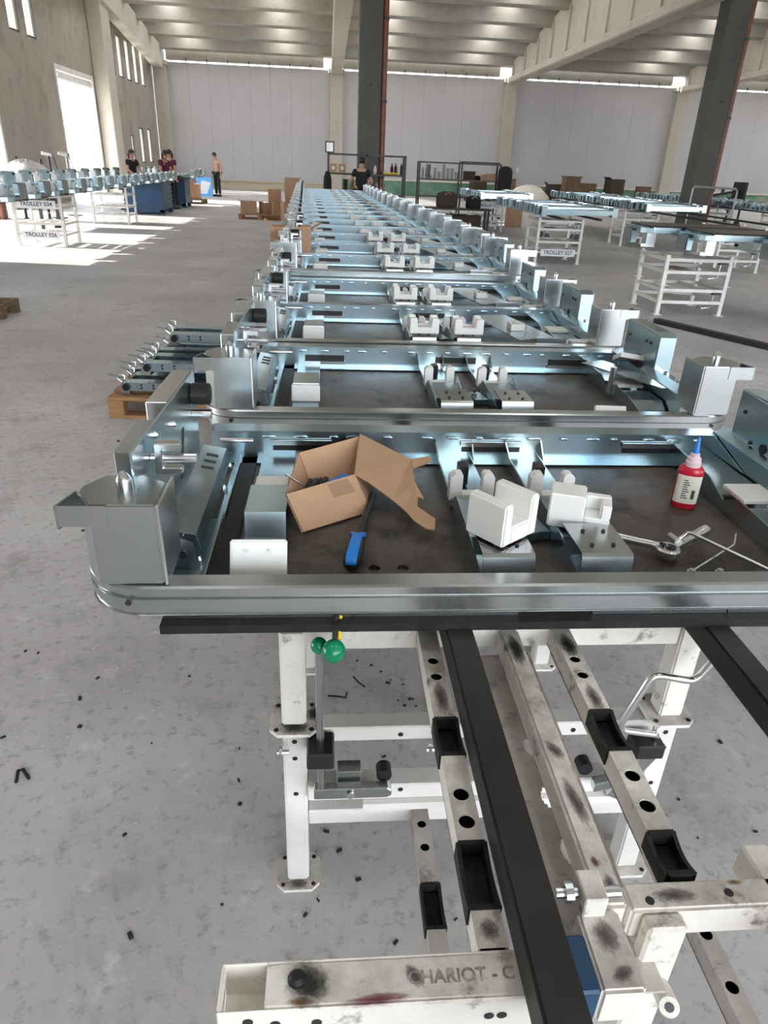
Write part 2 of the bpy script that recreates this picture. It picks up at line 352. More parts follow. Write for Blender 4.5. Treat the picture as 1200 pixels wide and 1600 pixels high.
for i in range(NP):
    y = 41.3-2.2*i; z = zroof(y); s_ = SL if (WY-y) % 47 < 23.5 else -SL
    for k in range(4):
        x0, x1 = BAYX[k]-.02, BAYX[k+1]+.02
        h = .80; d = .22
        MB().hexa([(x0, y-d, z+s_*d), (x1, y-d, z+s_*d), (x1, y+d, z-s_*d), (x0, y+d, z-s_*d)],
                  [(x0, y-d+.06, z+s_*d+h), (x1, y-d+.06, z+s_*d+h), (x1, y+d-.06, z-s_*d+h), (x0, y+d-.06, z-s_*d+h)]).build('purlin', CEIL, ce)
        yy = y-1.1; zz = zroof(yy)+h-.06
        cs = ((1.7, 6.35), (2.25, 7.0), (7.0,), (2.3, 6.9))[k] if y > 19 or i % 2 == 0 else ()
        segs = [x0]+[x0+c+d_ for c in cs for d_ in (-.36, .36)]+[x1]
        for q in range(len(segs)-1):
            g_ = .86
            MB().hexa([(segs[q], yy-g_, zz+s_*g_), (segs[q+1], yy-g_, zz+s_*g_), (segs[q+1], yy+g_, zz-s_*g_), (segs[q], yy+g_, zz-s_*g_)],
                      [(segs[q], yy-g_, zz+s_*g_+.03), (segs[q+1], yy-g_, zz+s_*g_+.03), (segs[q+1], yy+g_, zz-s_*g_+.03), (segs[q], yy+g_, zz-s_*g_+.03)]).build(*(('skylight', LIT) if q % 2 else ('roof_tile', CEIL)), ce)
MB().box(-9.2, 29, -8.2, 42.3, 9.4, 9.5).build('roof_deck', ROOF, ce)

# ------------------------------------------------------------------ side wall with windows and the open doorway
LX = -8.9
wl = structure('wall_left')
holes = [(27.3, 31.45, 0, 4.1), (12.0, 22.3, 0, 2.5), (0.0, 6.5, 0, 2.5)]
WIN = []
for y in (24.05, 25.35): WIN.append((y, y+.78, 4.55, 6.6))
for y in (34.2, 35.5, 36.85, 38.2, 39.5): WIN.append((y, y+.80, 4.45, 6.0))
for y in (38.0, 39.6): WIN.append((y, y+.75, 1.15, 2.65))
WIN.append((36.3, 36.8, 0.0, 2.3))
holes += WIN
edges = [42.3, 39.0, 36.6, 34.0, 31.6, 29.2, 27.1, 24.9, 22.6, 20.2, 17, 12, 6.8, 0, -8]
for a, b in zip(edges[1:], edges[:-1]):
    ys = sorted({a+.008, b-.008}|{min(max(q, a+.008), b-.008) for h in holes for q in h[:2]})
    mb = MB()
    for p, q in zip(ys[:-1], ys[1:]):
        if q-p < 1e-4: continue
        mid = (p+q)/2; zs = 0.0
        for h in sorted([h for h in holes if h[0] < mid < h[1]], key=lambda h: h[2]):
            if h[2] > zs: mb.box(LX-.22, LX, p, q, zs, h[2])
            zs = h[3]
        mb.box(LX-.22, LX, p, q, zs, 9.3)
    mb.build('panel', WALLC, wl)
for k_, (a, b, h_) in enumerate(((12.0, 22.3, 2.5), (0.0, 6.5, 2.5))):  # both unseen; the second added for soft light, lintels lowered against sun
    o = structure('door_%d' % (k_+2)); o.location = (LX, a, 0); MB().box(-.2, .02, .004, .12, 0, h_-.01).box(-.2, .02, b-a-.12, b-a-.004, 0, h_-.01).box(-.2, .02, .12, b-a-.12, h_-.13, h_-.01).build('door_frame', CLEANW, o)
for i, (a, b, z0, z1) in enumerate(WIN):
    o = structure('window_%d' % (i+1)); o.location = (LX-.032, a, z0); W_, H_ = b-a, z1-z0
    MB().box(-.03, .03, .004, .05, .004, H_-.004).box(-.03, .03, W_-.05, W_-.004, .004, H_-.004).box(-.03, .03, .05, W_-.05, .004, .05).box(-.03, .03, .05, W_-.05, H_-.05, H_-.004).build('window_frame', RACK, o)
    MB().box(-.004, .004, .05, W_-.05, .05, H_-.05).build('pane', GLASS, o)
o = structure('door_1'); o.location = (LX, 27.3, 0)
MB().box(-.2, .02, .004, .12, 0, 4.09).box(-.2, .02, 4.03, 4.146, 0, 4.09).box(-.2, .02, .12, 4.03, 3.95, 4.09).build('door_frame', CLEANW, o)
MB().cyl((-.12, .2, 3.78), (-.12, 3.95, 3.78), .15).build('rolled_shutter', CLEANW, o, smooth=True)
o = structure('column'); o.location = (LX+.25, 32.2, 0)
MB().box(-.25, .3, -.55, .55, 0, 7.6).build('shaft', CONC, o, .03)
# unseen sides of the hall: back wall with its wide gate, far right side with a window band
wb = structure('wall_back')
MB().box(LX, -.5, -8.2, -8, 0, 9.4).build('panel', CONC, wb); MB().box(22, 29, -8.2, -8, 0, 9.4).build('panel', CONC, wb); MB().box(-.5, 22, -8.2, -8, 5.6, 9.4).build('panel', CONC, wb)
wr = structure('wall_right')
struct(MB().box(-9.2, 29.2, -12, -8.25, -.2, -.02).build('path', GROUND))
MB().box(29, 29.2, -8, 42.3, 0, 3.2).build('panel', CONC, wr); MB().box(29, 29.2, -8, 42.3, 4.6, 9.4).build('panel', CONC, wr)
for y in range(-8, 42, 3): MB().box(29, 29.2, y, y+1.2, 3.2, 4.6).build('panel', CONC, wr)

# ------------------------------------------------------------------ steel frames
def arc(cx, cy_, r, a0, a1, n=6): return [(cx+r*math.cos(math.radians(a0+(a1-a0)*i/n)), cy_+r*math.sin(math.radians(a0+(a1-a0)*i/n))) for i in range(n+1)]
FW = 1.74
RAILP = [(0, .024), (-.004, .026), (-.004, .040), (0, .042), (0, .058), (-.005, .060), (-.005, .066), (0, .068), (0, .081), (-.004, .085), (-.042, .085), (-.042, .081), (-.008, .078), (-.012, .026)]
BOXL = [(.162, .008), (.162, .105), (.105, .145), (.045, .135), (.016, .085), (.020, .055), (.050, .008)]
def frame(kind, root):
    far = kind == 'far'
    # base plate
    b = MB()
    if far: b.box(.15, 1.60, .03, .80, 0, .012)
    else:
        b.box(.15, 1.60, .02, .800, -.002, .004)
        b.holed(.15, 1.60, .15, .21, .012, [(.553, .18, .013), (.614, .18, .013)] if kind == 'near' else [], 'x', .008)
        b.box(.15, 1.60, .02, .15, .004, .012).box(.15, 1.60, .21, .800, .004, .012)
    b.build('base_plate', PLATE, root)
    MB().box(.149, 1.601, -.0165, .0195, -.006, .0115).build('plate_edge', RUBBER, root)
    # front rail with its rounded ends
    path = [(.012, .20)]+arc(.12, .12, .12, 180, 270, 2 if far else 7)+arc(FW-.12, .12, .12, 270, 360, 2 if far else 7)+[(FW-.012, .20)]
    prof = [(0, .024), (0, .081), (-.004, .085), (-.042, .085), (-.042, .081), (-.010, .078)] if far else RAILP
    MB().sweep(path, prof).build('front_rail', GALV if not far else ZINC, root, smooth=not far)
    for a, c in ((.13, .50), (.503, .82), (.967, 1.24), (1.243, 1.62)):
        MB().box(a, c, .006, .018, .012, .0235).build('lower_strip', GALV, root)
    if not far:
        for u in (.035, FW-.055): MB().cyl((u+.06*(u < .5)-.04*(u > .5), .006, .052), (u+.06*(u < .5)-.04*(u > .5), -.0008, .052), .0058, n=12).build('bolt_hole', BLACK, root)
    # back rail
    MB().sheet([(.835, .098), (.775, .098), (.775, .018), (.735, .018)], 'x', .13, 1.61, .004).build('back_rail', ZINC, root)
    for a, c in ((.30, .46), (.84, 1.01), (1.32, 1.49)):
        if far and a > .5: continue
        MB().box(a, c, .771, .7748, .042, .066).build('slot', BLACK, root)
        if not far: MB().box(a-.005, c+.005, .764, .7705, .060 if kind == 'near' else .03, .074 if kind == 'near' else .042).build('slot_cover', GALV, root)
    if not far:
        r_ = random.Random(3)
        for i in range(16): MB().sphere((.30+i*.083+r_.uniform(-.02, .02), .7705, .083), 1, 8, (r_.uniform(.012, .028), .0025, .0045)).build('weld_bead', ZINC, root, smooth=True)
        MB().box(.15, 1.6, .735, .770, .0125, .017).build('ledge', RUBBER, root)
    # corner boxes
    for side in (0, 1):
        mx = (lambda p: p) if not side else (lambda p: [(FW-a, c) for a, c in p])
        cb = MB().prism(mx(BOXL), 'z', .086, .245).build('corner_box', GALV, root, .003, seg=2)
        cx = FW-.095 if side else .095
        MB().lathe((cx, .075, .245), [(.014, 0), (.014, .018), (.0135, .020), (.007, .032), (.003, .034)], 12).build('locating_pin', GALV, cb, smooth=True)
        q = mx([(.050, .006), (.020, .056), (.012, .066), (-.004, .006)])
        pk = MB()
        for i in range(4):
            if i in (0, 3): continue
            A, B = q[i], q[(i+1) % 4]; pk.bar((A[0], A[1], .222), (B[0], B[1], .222), .004, .044)
        pk.box(*((FW-.078, FW+.003) if side else (-.003, .078)), .0062, .0078, .205, .2445)
        pk.build('side_pocket', GALV, cb)
        MB().box(*((FW-.169, FW-.163) if side else (.163, .169)), .004, .130, .086, .247).build('box_flange', CHROME, cb, .002)
    # left side plate and what hangs on it
    sp = MB().prism([(.085, .045), (.085, .308), (.70, .288), (.70, .045)], 'x', .107, .112).build('side_plate', ZINC, root)
    MB().prism([(.40, .20), (.40, .300), (.69, .292), (.69, .20)], 'x', .061, .1065).build('outer_bracket', GALV, sp, .002)
    MB().prism([(.16, .20), (.16, .280), (.33, .285), (.33, .20)], 'x', .056, .1065).build('outer_bracket', GALV, sp, .002)
    MB().cyl((.1125, .64, .245), (.160 if not far else .135, .64, .245), .027 if not far else .018, n=16).build('rubber_bumper', RUBBER, sp, .003)
    if not far:
        MB().cyl((.1125, .635, .195), (.160, .635, .195), .012, n=12).build('stud', CHROME, sp)
        cl = MB().prism([(.122, .222), (.172, .222), (.172, .236), (.137, .236), (.137, .271), (.172, .271), (.172, .286), (.122, .286)], 'y', .190, .212).build('clevis', CHROME, sp, .002)
        MB().cyl((.113, .201, .253), (.200, .201, .253), .0085, n=14).build('clevis_pin', CHROME, sp)
        for v, w_ in ((.24, .285), (.16, .20), (.40, .25), (.10, .12)): MB().lathe((.112, v, w_), [(.007, 0), (.007, .005), (.004, .010)], 8, (1, 0, 0)).build('bolt', CHROME, sp)
        MB().prism([(.44, .10), (.46, .10), (.52, .20), (.50, .20)], 'x', .1121, .1135).build('cut_slot', BLACK, sp)
        ch = MB().sheet([(.131, .02), (.133, .098), (.185, .088), (.192, .055), (.186, .040)], 'y', .19, .66, .003).build('inner_channel', ZINC, root)
        MB().prism([(.138, .018), (.190, .018), (.182, .078), (.140, .092)], 'y', .176, .189).build('channel_end', GALV, ch)
        MB().cyl((.16, .175, .052), (.16, .17, .052), .009, n=10).build('hole', BLACK, ch)
        for v in (.52, .56, .60): MB().obox((.160, v, .0955), (.030, .005, .0065), (0, .19, 0)).build('slit', BLACK, ch)
        MB().sheet([(.132, .014), (.208, .014), (.212, .035)], 'y', .05, .40, .003).sheet([(.195, .014), (.212, .014), (.214, .03)], 'y', .4, .765, .003).build('floor_strip', ZINC, root)
        MB().box(.214, .256, .06, .79, .0125, .018).build('rubber_strip', RUBBER, root)
        for u, v in ((.175, .09), (.185, .20), (.19, .55), (.185, .70)): MB().lathe((u, v, .0175), [(.010, 0), (.010, .008), (.006, .016)], 8).build('bolt', CHROME, root)
        MB().cyl((.16, .735, .085), (.25, .735, .085), .006, n=10).build('tie_rod', CHROME, root)
    else:
        MB().box(.13, .21, .05, .76, .0125, .03).build('floor_strip', ZINC, root)
    # first cross member: stepped channel with white blocks
    cm = MB().sheet([(.79, .03), (.45, .03), (.45, .082), (.30, .085), (.285, .03), (.06, .026)], 'x', .272, .362, .003).build('cross_channel', ZINC, root, 0)
    if kind == 'near':
        MB().prism([(.098, .032), (.138, .104), (.152, .100), (.112, .032)], 'x', .262, .374).build('white_block', PLASTIC, cm, .003, seg=2)
        for u in (.295, .340):
            for v, z in ((.1075, .085), (.1175, .053)): MB().cyl((u, v+.021, z), (u, v+.016, z+.003), .004, n=8).build('plug', CLEANW, cm)
        MB().box(.275, .360, .465, .55, .034, .062).build('white_block', PLASTIC, cm, .003)
    else:
        MB().box(.268, .366, .262, .281, .030, .088).build('white_block', PLASTIC, cm, .003)
        if kind == 'second':
            for u in (.42, .50): MB().prism([(u, .0125), (u, .055), (u+.018, .062), (u+.036, .05), (u+.036, .0125)], 'y', .055, .075).build('white_block', PLASTIC, root, .002)
    # two notched cross members in the middle
    for j, u0 in enumerate((.765, .968)):
        prof = [(.79, .03), (.47, .03), (.43, .014), (.405, .066), (.23, .060), (.205, .030), (.06, .024)]
        cm = MB().sheet(prof, 'x', u0, u0+.10, .003).build('cross_channel', ZINC, root)
        MB().prism([(.79, .0125), (.79, .085), (.70, .050), (.46, .040), (.43, .055), (.405, .075), (.23, .068), (.06, .034), (.06, .0125), (.38, .0125), (.43, .035), (.47, .0125)], 'x', u0-.005, u0-.001).build('side_flange', ZINC, cm)
        MB().prism([(.79, .03), (.79, .09), (.72, .033)], 'x', u0+.101, u0+.105).build('gusset', ZINC, cm)
        MB().prism([(.44, .03), (.405, .09), (.28, .066)], 'x', u0+.101, u0+.105).build('gusset', ZINC, cm)
        if far:
            MB().box(u0-.005, u0+.095, .2, .26, .066, .11).build('white_block', PLASTIC, cm)
            continue
        hat = MB().sheet([(.235, .092), (.105, .092), (.098, .086), (.088, .030)], 'x', u0-.002, u0+.105, .0035).build('hat_bracket', GALV, cm)
        for q in (.03, .075):
            for v in (.135, .195): MB().cyl((u0+q, v, .0925), (u0+q, v, .0958), .0045, n=8).build('hole', BLACK, hat)
        # U block at the back
        U = [(u0-.010, .034), (u0-.010, .096), (u0+.002, .106), (u0+.018, .106), (u0+.022, .100), (u0+.022, .050), (u0+.072, .050), (u0+.072, .100), (u0+.077, .106), (u0+.092, .106), (u0+.102, .096), (u0+.102, .034)]
        MB().prism(U, 'y', .465, .495).build('u_block', PLASTIC, cm, .0012)
        MB().box(u0+.030, u0+.055, .56, .60, .032, .085).build('stop_block', BLACK, cm, .002)
        if kind == 'near':
            if j == 0:   # big forked block turned on its bracket
                R = Matrix.Rotation(math.radians(38), 3, 'Z'); c0 = Vector((u0+.050, .185, .097))
                mb = MB()
                for (a0, a1, b0, b1, h0, h1) in ((-.055, -.030, -.05, .05, 0, .092), (.030, .055, -.05, .05, 0, .092), (-.030, .030, -.05, .05, 0, .040)):
                    q = [c0+R@Vector((x, y, z)) for z in (h0, h1) for x, y in ((a0, b0), (a1, b0), (a1, b1), (a0, b1))]
                    mb.hexa(q[:4], q[4:])
                mb.build('fork_block', PLASTIC, cm, .004, seg=2)
            else:
                R = Matrix.Rotation(math.radians(-20), 3, 'Z'); c0 = Vector((u0+.045, .275, .068))
                mb = MB()
                for (a0, a1, b0, b1, h0, h1) in ((-.065, .012, -.03, .04, 0, .080), (.012, .068, -.03, .04, 0, .034), (.012, .068, .018, .04, .034, .066), (.046, .068, -.03, .018, .034, .066)):
                    q = [c0+R@Vector((x, y, z)) for z in (h0, h1) for x, y in ((a0, b0), (a1, b0), (a1, b1), (a0, b1))]
                    mb.hexa(q[:4], q[4:])
                mb.build('fork_block', PLASTIC, cm, .003, seg=2)
        elif kind == 'mid':
            V = [(u0-.015, .098), (u0-.015, .165), (u0+.018, .165), (u0+.022, .125), (u0+.082, .125), (u0+.086, .165), (u0+.118, .165), (u0+.118, .098)]
            MB().prism(V, 'y', .12, .155).build('u_block', PLASTIC, cm, .003)
            MB().prism([(a, z) for a, z in V], 'y', .20, .225).build('u_block', PLASTIC, cm, .003)
    # small clamp block between them
    if not far:
        k = MB().obox((.93, .33, .03), (.05, .09, .022), (0, 0, .2)).build('clamp_block', ZINC, root, .002)
        MB().lathe((.92, .33, .041), [(.010, 0), (.010, .008), (.005, .009), (.005, .026)], 8).build('bolt', CHROME, k)
    # last cross member
    u0 = 1.47
    cm = MB().sheet([(.79, .05), (.52, .05), (.44, .014), (.38, .055), (.26, .055), (.22, .03), (.06, .026)], 'x', u0, u0+.12, .003).build('cross_channel', ZINC, root)
    MB().prism([(.79, .0125), (.79, .075), (.55, .070), (.46, .04), (.40, .07), (.26, .065), (.06, .03), (.06, .0125)], 'x', u0-.005, u0-.001).build('side_flange', ZINC, cm)
    MB().prism([(.79, .05), (.79, .10), (.60, .055)], 'x', u0+.121, u0+.125).build('gusset', ZINC, cm)
    MB().box(u0+.01, u0+.11, .40, .50, .056, .068).build('white_block', PLASTIC, cm, .002)
    if kind == 'second':
        w2 = MB().obox((1.33, .075, .055), (.105, .012, .07), (-.5, 0, -.05)).build('white_block', PLASTIC, root, .003)
        MB().obox((1.60, .62, .115), (.10, .13, .02), (-.35, .1, -.2)).build('white_block', PLASTIC, root, .002)
        MB().prism([(1.40, .60), (1.50, .64), (1.66, .33), (1.66, .25), (1.58, .26)], 'z', .096, .100).build('corner_plate', ZINC, root)
        MB().prism([(.24, .014), (.24, .095), (.30, .095), (.34, .014)], 'x', 1.60, 1.604).build('gusset', ZINC, root)
        MB().cyl((1.46, .42, .03), (1.46, .42, .13), .012, n=10).build('locating_bolt', CHROME, root)
    if kind == 'mid' or far:
        pl = MB().hexa([(1.13, .62, .088), (1.31, .64, .088), (1.42, .16, .088), (1.24, .06, .088)], [(1.13, .62, .092), (1.31, .64, .092), (1.42, .16, .092), (1.24, .06, .092)]).build('tilted_plate', ZINC, root)
        MB().box(1.245, 1.31, .25, .33, .0925, .122).build('white_block', PLASTIC, pl, .002)
        if not far:
            for q in range(5): MB().lathe((1.26+.012*q, .27+.012*(q % 2), .122), [(.005, 0), (.005, .007), (.002, .008)], 6).build('bolt', CHROME, pl)
            MB().prism([(1.33, .065), (1.33, .10), (1.46, .10), (1.47, .09), (1.47, .06)], 'y', .10, .106).build('bent_tab', GALV, root)
            MB().box(1.50, 1.63, .12, .17, .035, .08).build('white_block', PLASTIC, root, .004)
    # right side beam and end bracket
    sb = MB().sheet([(1.60, .02), (1.602, .100), (1.640, .112), (1.665, .112), (1.667, .03)], 'y', .14, .80, .003).build('side_beam', ZINC, root)
    eb = MB().prism([(.46, .09), (.46, .235), (.76, .245), (.76, .09)], 'x', 1.630, 1.634).prism([(.46, .09), (.46, .235), (.50, .25), (.50, .09)], 'x', 1.634, 1.70).prism([(.50, .21), (.76, .22), (.76, .246), (.50, .248)], 'x', 1.634, 1.69).build('end_bracket', ZINC, root, .002)
    MB().box(1.705, 1.709, .48, .74, .06, .235).build('end_bracket', GALV, root)
    if not far:
        for v, z in ((.52, .20), (.56, .20), (.66, .12), (.72, .19)): MB().cyl((1.6295, v, z), (1.627, v, z), .006, n=8).build('hole', BLACK, eb)
        MB().cyl((1.6295, .60, .125), (1.627, .60, .125), .014, n=12).build('hole', BLACK, eb)
        for v in (.2, .3, .4): MB().lathe((1.652, v, .1155), [(.008, 0), (.008, .006), (.004, .01)], 8).build('bolt', CHROME, sb)

ORD = ['first', 'second', 'third', 'fourth', 'fifth', 'sixth', 'seventh', 'eighth', 'ninth', 'tenth', 'eleventh', 'twelfth', 'thirteenth', 'fourteenth', 'fifteenth', 'sixteenth', 'seventeenth', 'eighteenth', 'nineteenth', 'twentieth', 'twenty-first', 'twenty-second']
ROWG = 'steel frames in the long middle row'
Z0 = .82
FRAMES = [(-.455, 1.07, 0), (-.394, 2.06, 0), (-.385, 3.0, 0), (-.385, 3.86, 0), (-.37, 4.76, .055), (-.37, 5.60, .055)]+[(-.395-.0265*i, 6.47+.90*i, .055-.001*i) for i in range(14)]
protos = {}
for i, (x, y, dz) in enumerate(FRAMES):
    kind = 'near' if i == 0 else 'second' if i == 1 else 'mid' if i < 7 else 'far'
    lab = ['zinc-plated steel frame holding the open carton and red bottle', 'zinc-plated steel frame just behind the one with the carton, black plate bare'][i] if i < 2 else 'zinc-plated steel frame, %s in the long row counted from the red bottle' % ORD[i]
    if kind not in protos:
        t = thing('steel_frame', lab, 'frame', (x, y, Z0+dz), 0, ROWG); frame(kind, t); index_tree(t); protos[kind] = t
    else:
        t = copy_tree(protos[kind]); t.location = (x, y, Z0+dz); t['label'] = lab; t['group'] = ROWG
def place_frame(kind, lab, group, loc, rot=(0, 0, 0)):
    t = copy_tree(protos[kind]); t.location = loc; t.rotation_euler = rot; t['label'] = lab; t['group'] = group; return t

# ------------------------------------------------------------------ black steel beams under the row
BG = 'dark steel tubes under the frames'
def beam(x0, x1, y0, y1, z, lab):
    mb = MB().box(x0, x1, y0, y1, z-.055, z-.0005)
    return tag(mb.build('steel_beam', MILL, None, .004, seg=2), lab, 'beam', BG)
beam(.222, .274, .22, 4.70, .818, 'dark square steel tube under the carton, running over the white trolley bar')
beam(.733, .785, .22, 4.70, .818, 'dark square steel tube beyond the bent metal handle under the frames')
beam(.222, .274, 4.72, 19.1, .848, 'dark square steel tube under the far frames on the trolley side of the carton')
beam(.733, .785, 4.72, 19.0, .848, 'dark square steel tube under the far frames on the side of the shelves')

# ------------------------------------------------------------------ the stacked trolleys in front
def foot(p, c, z, s=.052):
    a = s; k = .018
    poly = [(c[0]-a+k, c[1]-a), (c[0]+a-k, c[1]-a), (c[0]+a, c[1]-a+k), (c[0]+a, c[1]+a-k), (c[0]+a-k, c[1]+a), (c[0]-a+k, c[1]+a), (c[0]-a, c[1]+a-k), (c[0]-a, c[1]-a+k)]
    f = MB().prism(poly, 'z', z, z+.008).build('foot_plate', WHITE, p)
    for i in (-1, 1):
        for j in (-1, 1): MB().cyl((c[0]+i*.037, c[1]+j*.037, z+.0081), (c[0]+i*.037, c[1]+j*.037, z+.0095), .0055, n=8).build('bolt_hole', BLACK, p)
    return f
def hole_row(p, spots, axis, r=.006):
    for q in spots:
        a = Vector(q); d = {'x': Vector((.0008, 0, 0)), 'y': Vector((0, -.0008, 0)), 'z': Vector((0, 0, .0008))}[axis]
        MB().cyl(a, a+d, r, n=10).build('bolt_hole', BLACK, p)
def deck_bar(name, root, x0, x1, y0, y1, zt, h, holes, pads, M=WHITE):
    """A square tube along Y with round holes in its top and rubber-lined saddles cut into it."""
    b = MB(); cuts = sorted(pads); cur = y0
    xm = (x0+x1)/2
    def seg(a, c):
        b.box(x0, x0+.003, a, c, zt-h, zt-.0005).box(x1-.003, x1, a, c, zt-h, zt-.0005).box(x0, x1, a, c, zt-h, zt-h+.003)
        hs = [(y, xm, r) for y, r in holes if a < y < c]
        b.holed(a, c, x0, x1, zt, hs, 'y', .003, 16)
    for a, c in cuts:
        seg(cur, a); cur = c
        b.box(x0, x1, a, c, zt-h, zt-h+.012)
    seg(cur, y1)
    o = b.build(name, M, root)
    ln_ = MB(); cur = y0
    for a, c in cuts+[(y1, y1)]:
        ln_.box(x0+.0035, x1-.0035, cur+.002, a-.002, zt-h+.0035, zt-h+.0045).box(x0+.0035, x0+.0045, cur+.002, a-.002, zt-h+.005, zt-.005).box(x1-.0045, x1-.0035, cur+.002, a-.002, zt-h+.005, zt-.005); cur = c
    ln_.build('hole_shade_liner', RUBBER, o)  # black liner paints the tube's inner shade seen through the holes
    for a, c in cuts:
        q = MB(); zc = zt-.024
        q.box(x0+.004, x1-.004, a+.002, c-.002, zt-h+.0125, zc)
        n = 8
        prof = [(a-.003+(c-a+.006)*i/n, zt+.001-.009*math.sin(math.pi*i/n)) for i in range(n+1)]
        poly = prof+[(c+.004, zt-h+.014), (a-.004, zt-h+.014)]
        q.prism(poly, 'x', x0-.003, x0+.003).prism(poly, 'x', x1-.003, x1+.003)
        q.box(x0, x1, a-.005, a+.002, zt-.02, zt+.002).box(x0, x1, c-.002, c+.005, zt-.02, zt+.002)
        q.build('rubber_saddle', RUBBER, o)
    return o
up = thing('trolley', 'grime-streaked white trolley deck on top of the lower trolley under the carton', 'trolley', (0, 0, 0), 0, 'white trolleys under the middle row')
lo = thing('trolley', 'white trolley base with foot plates on the concrete below the green knobs', 'trolley', (0, 0, 0), 0, 'white trolleys under the middle row')
YR = 1.15
for x in (-.072, .765):
    for y in (YR, 1.95):
        p = MB().box(x-.026, x+.026, y-.026, y+.026, .516, .762 if y == YR else .763).build('post', WHITE, up, .004, seg=2)
        foot(p, (x, y), .507)
        p = MB().box(x-.026, x+.026, y-.026, y+.026, .008, .5065).build('post', CLEANW, lo, .004, seg=2)
        foot(p, (x, y), 0)
        hole_row(p, [(x, y-.0262, z) for z in (.47, .42, .31)], 'y')
    q = .765-x
MB().box(-.046, .739, YR-.02, YR+.03, .712, .762).build('rear_rail', WHITE, up, .004, seg=2)
MB().box(-.09, .79, 1.925, 1.975, .764, .766+.0).build('far_rail', WHITE, up)
deck_bar('deck_bar', up, .180, .218, .4925, 1.129, .762, .045, [(1.03, .0105), (.985, .0105), (.72, .012), (.672, .012)], [(.80, .875), (.545, .635)])
MB().box(.346, .386, .537, 1.129, .712, .762).build('deck_bar', WHITE, up, .005, seg=2)
deck_bar('deck_bar', up, .455, .493, .575, 1.129, .762, .045, [(1.028, .0105), (.982, .0105), (.745, .012), (.688, .012)], [(.80, .885), (.58, .64)])
# dirty sheet below the middle bar
sh = MB(); X0, X1 = .262, .420
cuts_ = [(P(796, 1083, z=.692), P(806, 1108, z=.692)), (P(812, 1150, z=.692), P(852, 1186, z=.692)), (P(838, 1225, z=.692), P(885, 1268, z=.692)), (P(868, 1305, z=.692), P(910, 1356, z=.692))]
cur = 1.128
for i_, (A_, B_) in enumerate(cuts_):
    yt, yb = A_.y, B_.y; xl, xr = min(A_.x, B_.x), max(A_.x, B_.x)+(0 if i_ == 0 else .02)
    sh.box(X0, X1, yt, cur, .690, .694); n_ = 1 if i_ == 0 else 8
    for q in range(n_):
        t0, t1 = q/n_, (q+1)/n_; tm = (t0+t1)/2; k_ = 0 if n_ == 1 else (1-math.sqrt(max(0, 1-(2*tm-1)**2)))*min(.5*(yt-yb), .5*(xr-xl))
        sh.box(X0, xl+k_, yt-(yt-yb)*t1, yt-(yt-yb)*t0, .690, .694).box(xr-k_, X1, yt-(yt-yb)*t1, yt-(yt-yb)*t0, .690, .694)
    cur = yb
sh.box(X0, X1, .47, cur, .690, .694)
sh.build('grimy_sheet', DIRTYW, up)
# front tube, open at its end
ft = MB(); a, c, y0, y1, zb, zt = -.122, .2785, .436, .491, .702, .762
ft.box(a, c, y0, y0+.004, zb, zt).box(a, c, y1-.004, y1, zb, zt).box(a, c, y0, y1, zb, zb+.004)
ft.box(a+.052, c, y0+.004, y1-.004, zt-.004, zt).box(a, a+.006, y0+.004, y1-.004, zt-.004, zt)
f_ = ft.build('front_tube', WHITE, up, .003)
MB().lathe((-.035, .468, .7622), [(.0105, 0), (.0105, .004), (.006, .009)], 12).build('plug', RUBBER, f_, smooth=True)
stain((-.022, .463, .7621), .030, .034, S_SOOT, f_, .3); stain((.055, .4425, .7621), .05, .009, S_RED, f_, .08); stain((.100, .466, .7621), .011, .020, S_GREY, f_, .6); stain((-.03, .444, .7621), .02, .008, S_RUST, f_)
hole_row(f_, [(-.088, .4358, .745), (-.058, .4358, .738), (-.012, .4358, .737), (.185, .4358, .73), (.20, .4358, .73)], 'y', .006)
text('stencil', 'CHARIOT - C', .021, (.155, .463, .7622), (0, 0, 0), FADED, f_)
MB().box(.3145, .368, .436, .534, .700, .7625).build('end_block', WHITE, up, .004, seg=2); stain((.341, .50, .7626), .02, .03, S_GREY, up); stain((.345, .455, .7626), .02, .012, S_GREY, up, .5)
MB().box(.279, .314, .437, .505, .695, .7615).build('blue_plate', DBLUE, up, .003)
MB().box(.3865, .60, .529, .569, .708, .762).build('side_rail', WHITE, up, .004, seg=2)
sr = [o for o in up.children if o.name.startswith('side_rail')][0]
hole_row(sr, [(.415, .542, .7622), (.525, .548, .7622)], 'z', .006)
st = MB().box(.318, .348, .523, .566, .763, .797).build('stop_block', WHITE, up, .002)
MB().cyl((.317, .545, .782), (.288, .545, .782), .0065, n=12).cyl((.309, .545, .782), (.299, .545, .782), .013, n=12).build('stop_bolt', GALV, st)
MB().cyl((.349, .545, .78), (.372, .545, .78), .0075, n=12).build('threaded_end', GALV, st)
MB().bar((.60, .39, .735), (.60, .62, .735), .04, .054).build('side_rail', WHITE, up, .004)
MB().cyl((.579, .546, .752), (.560, .546, .752), .007, n=12).build('threaded_end', GALV, up)
fp = MB().box(.40, .452, .505, .5285, .30, .7595).box(.40, .452, .5285, .565, .30, .706).build('front_post', WHITE, up, .004)
s0, s1 = P(1030, 1540, y=.504), P(1046, 1574, y=.46); MB().cyl(s0, s1, .0125, n=16).build('stud', WHITE, fp); s2 = s1+(s1-s0).normalized()*.0006; MB().cyl(s1, s2, .006, n=10).build('bolt_hole', BLACK, fp)
MB().box(.47, .60, .93, 1.10, .19, .20).build('lower_sheet', DIRTYW, lo)
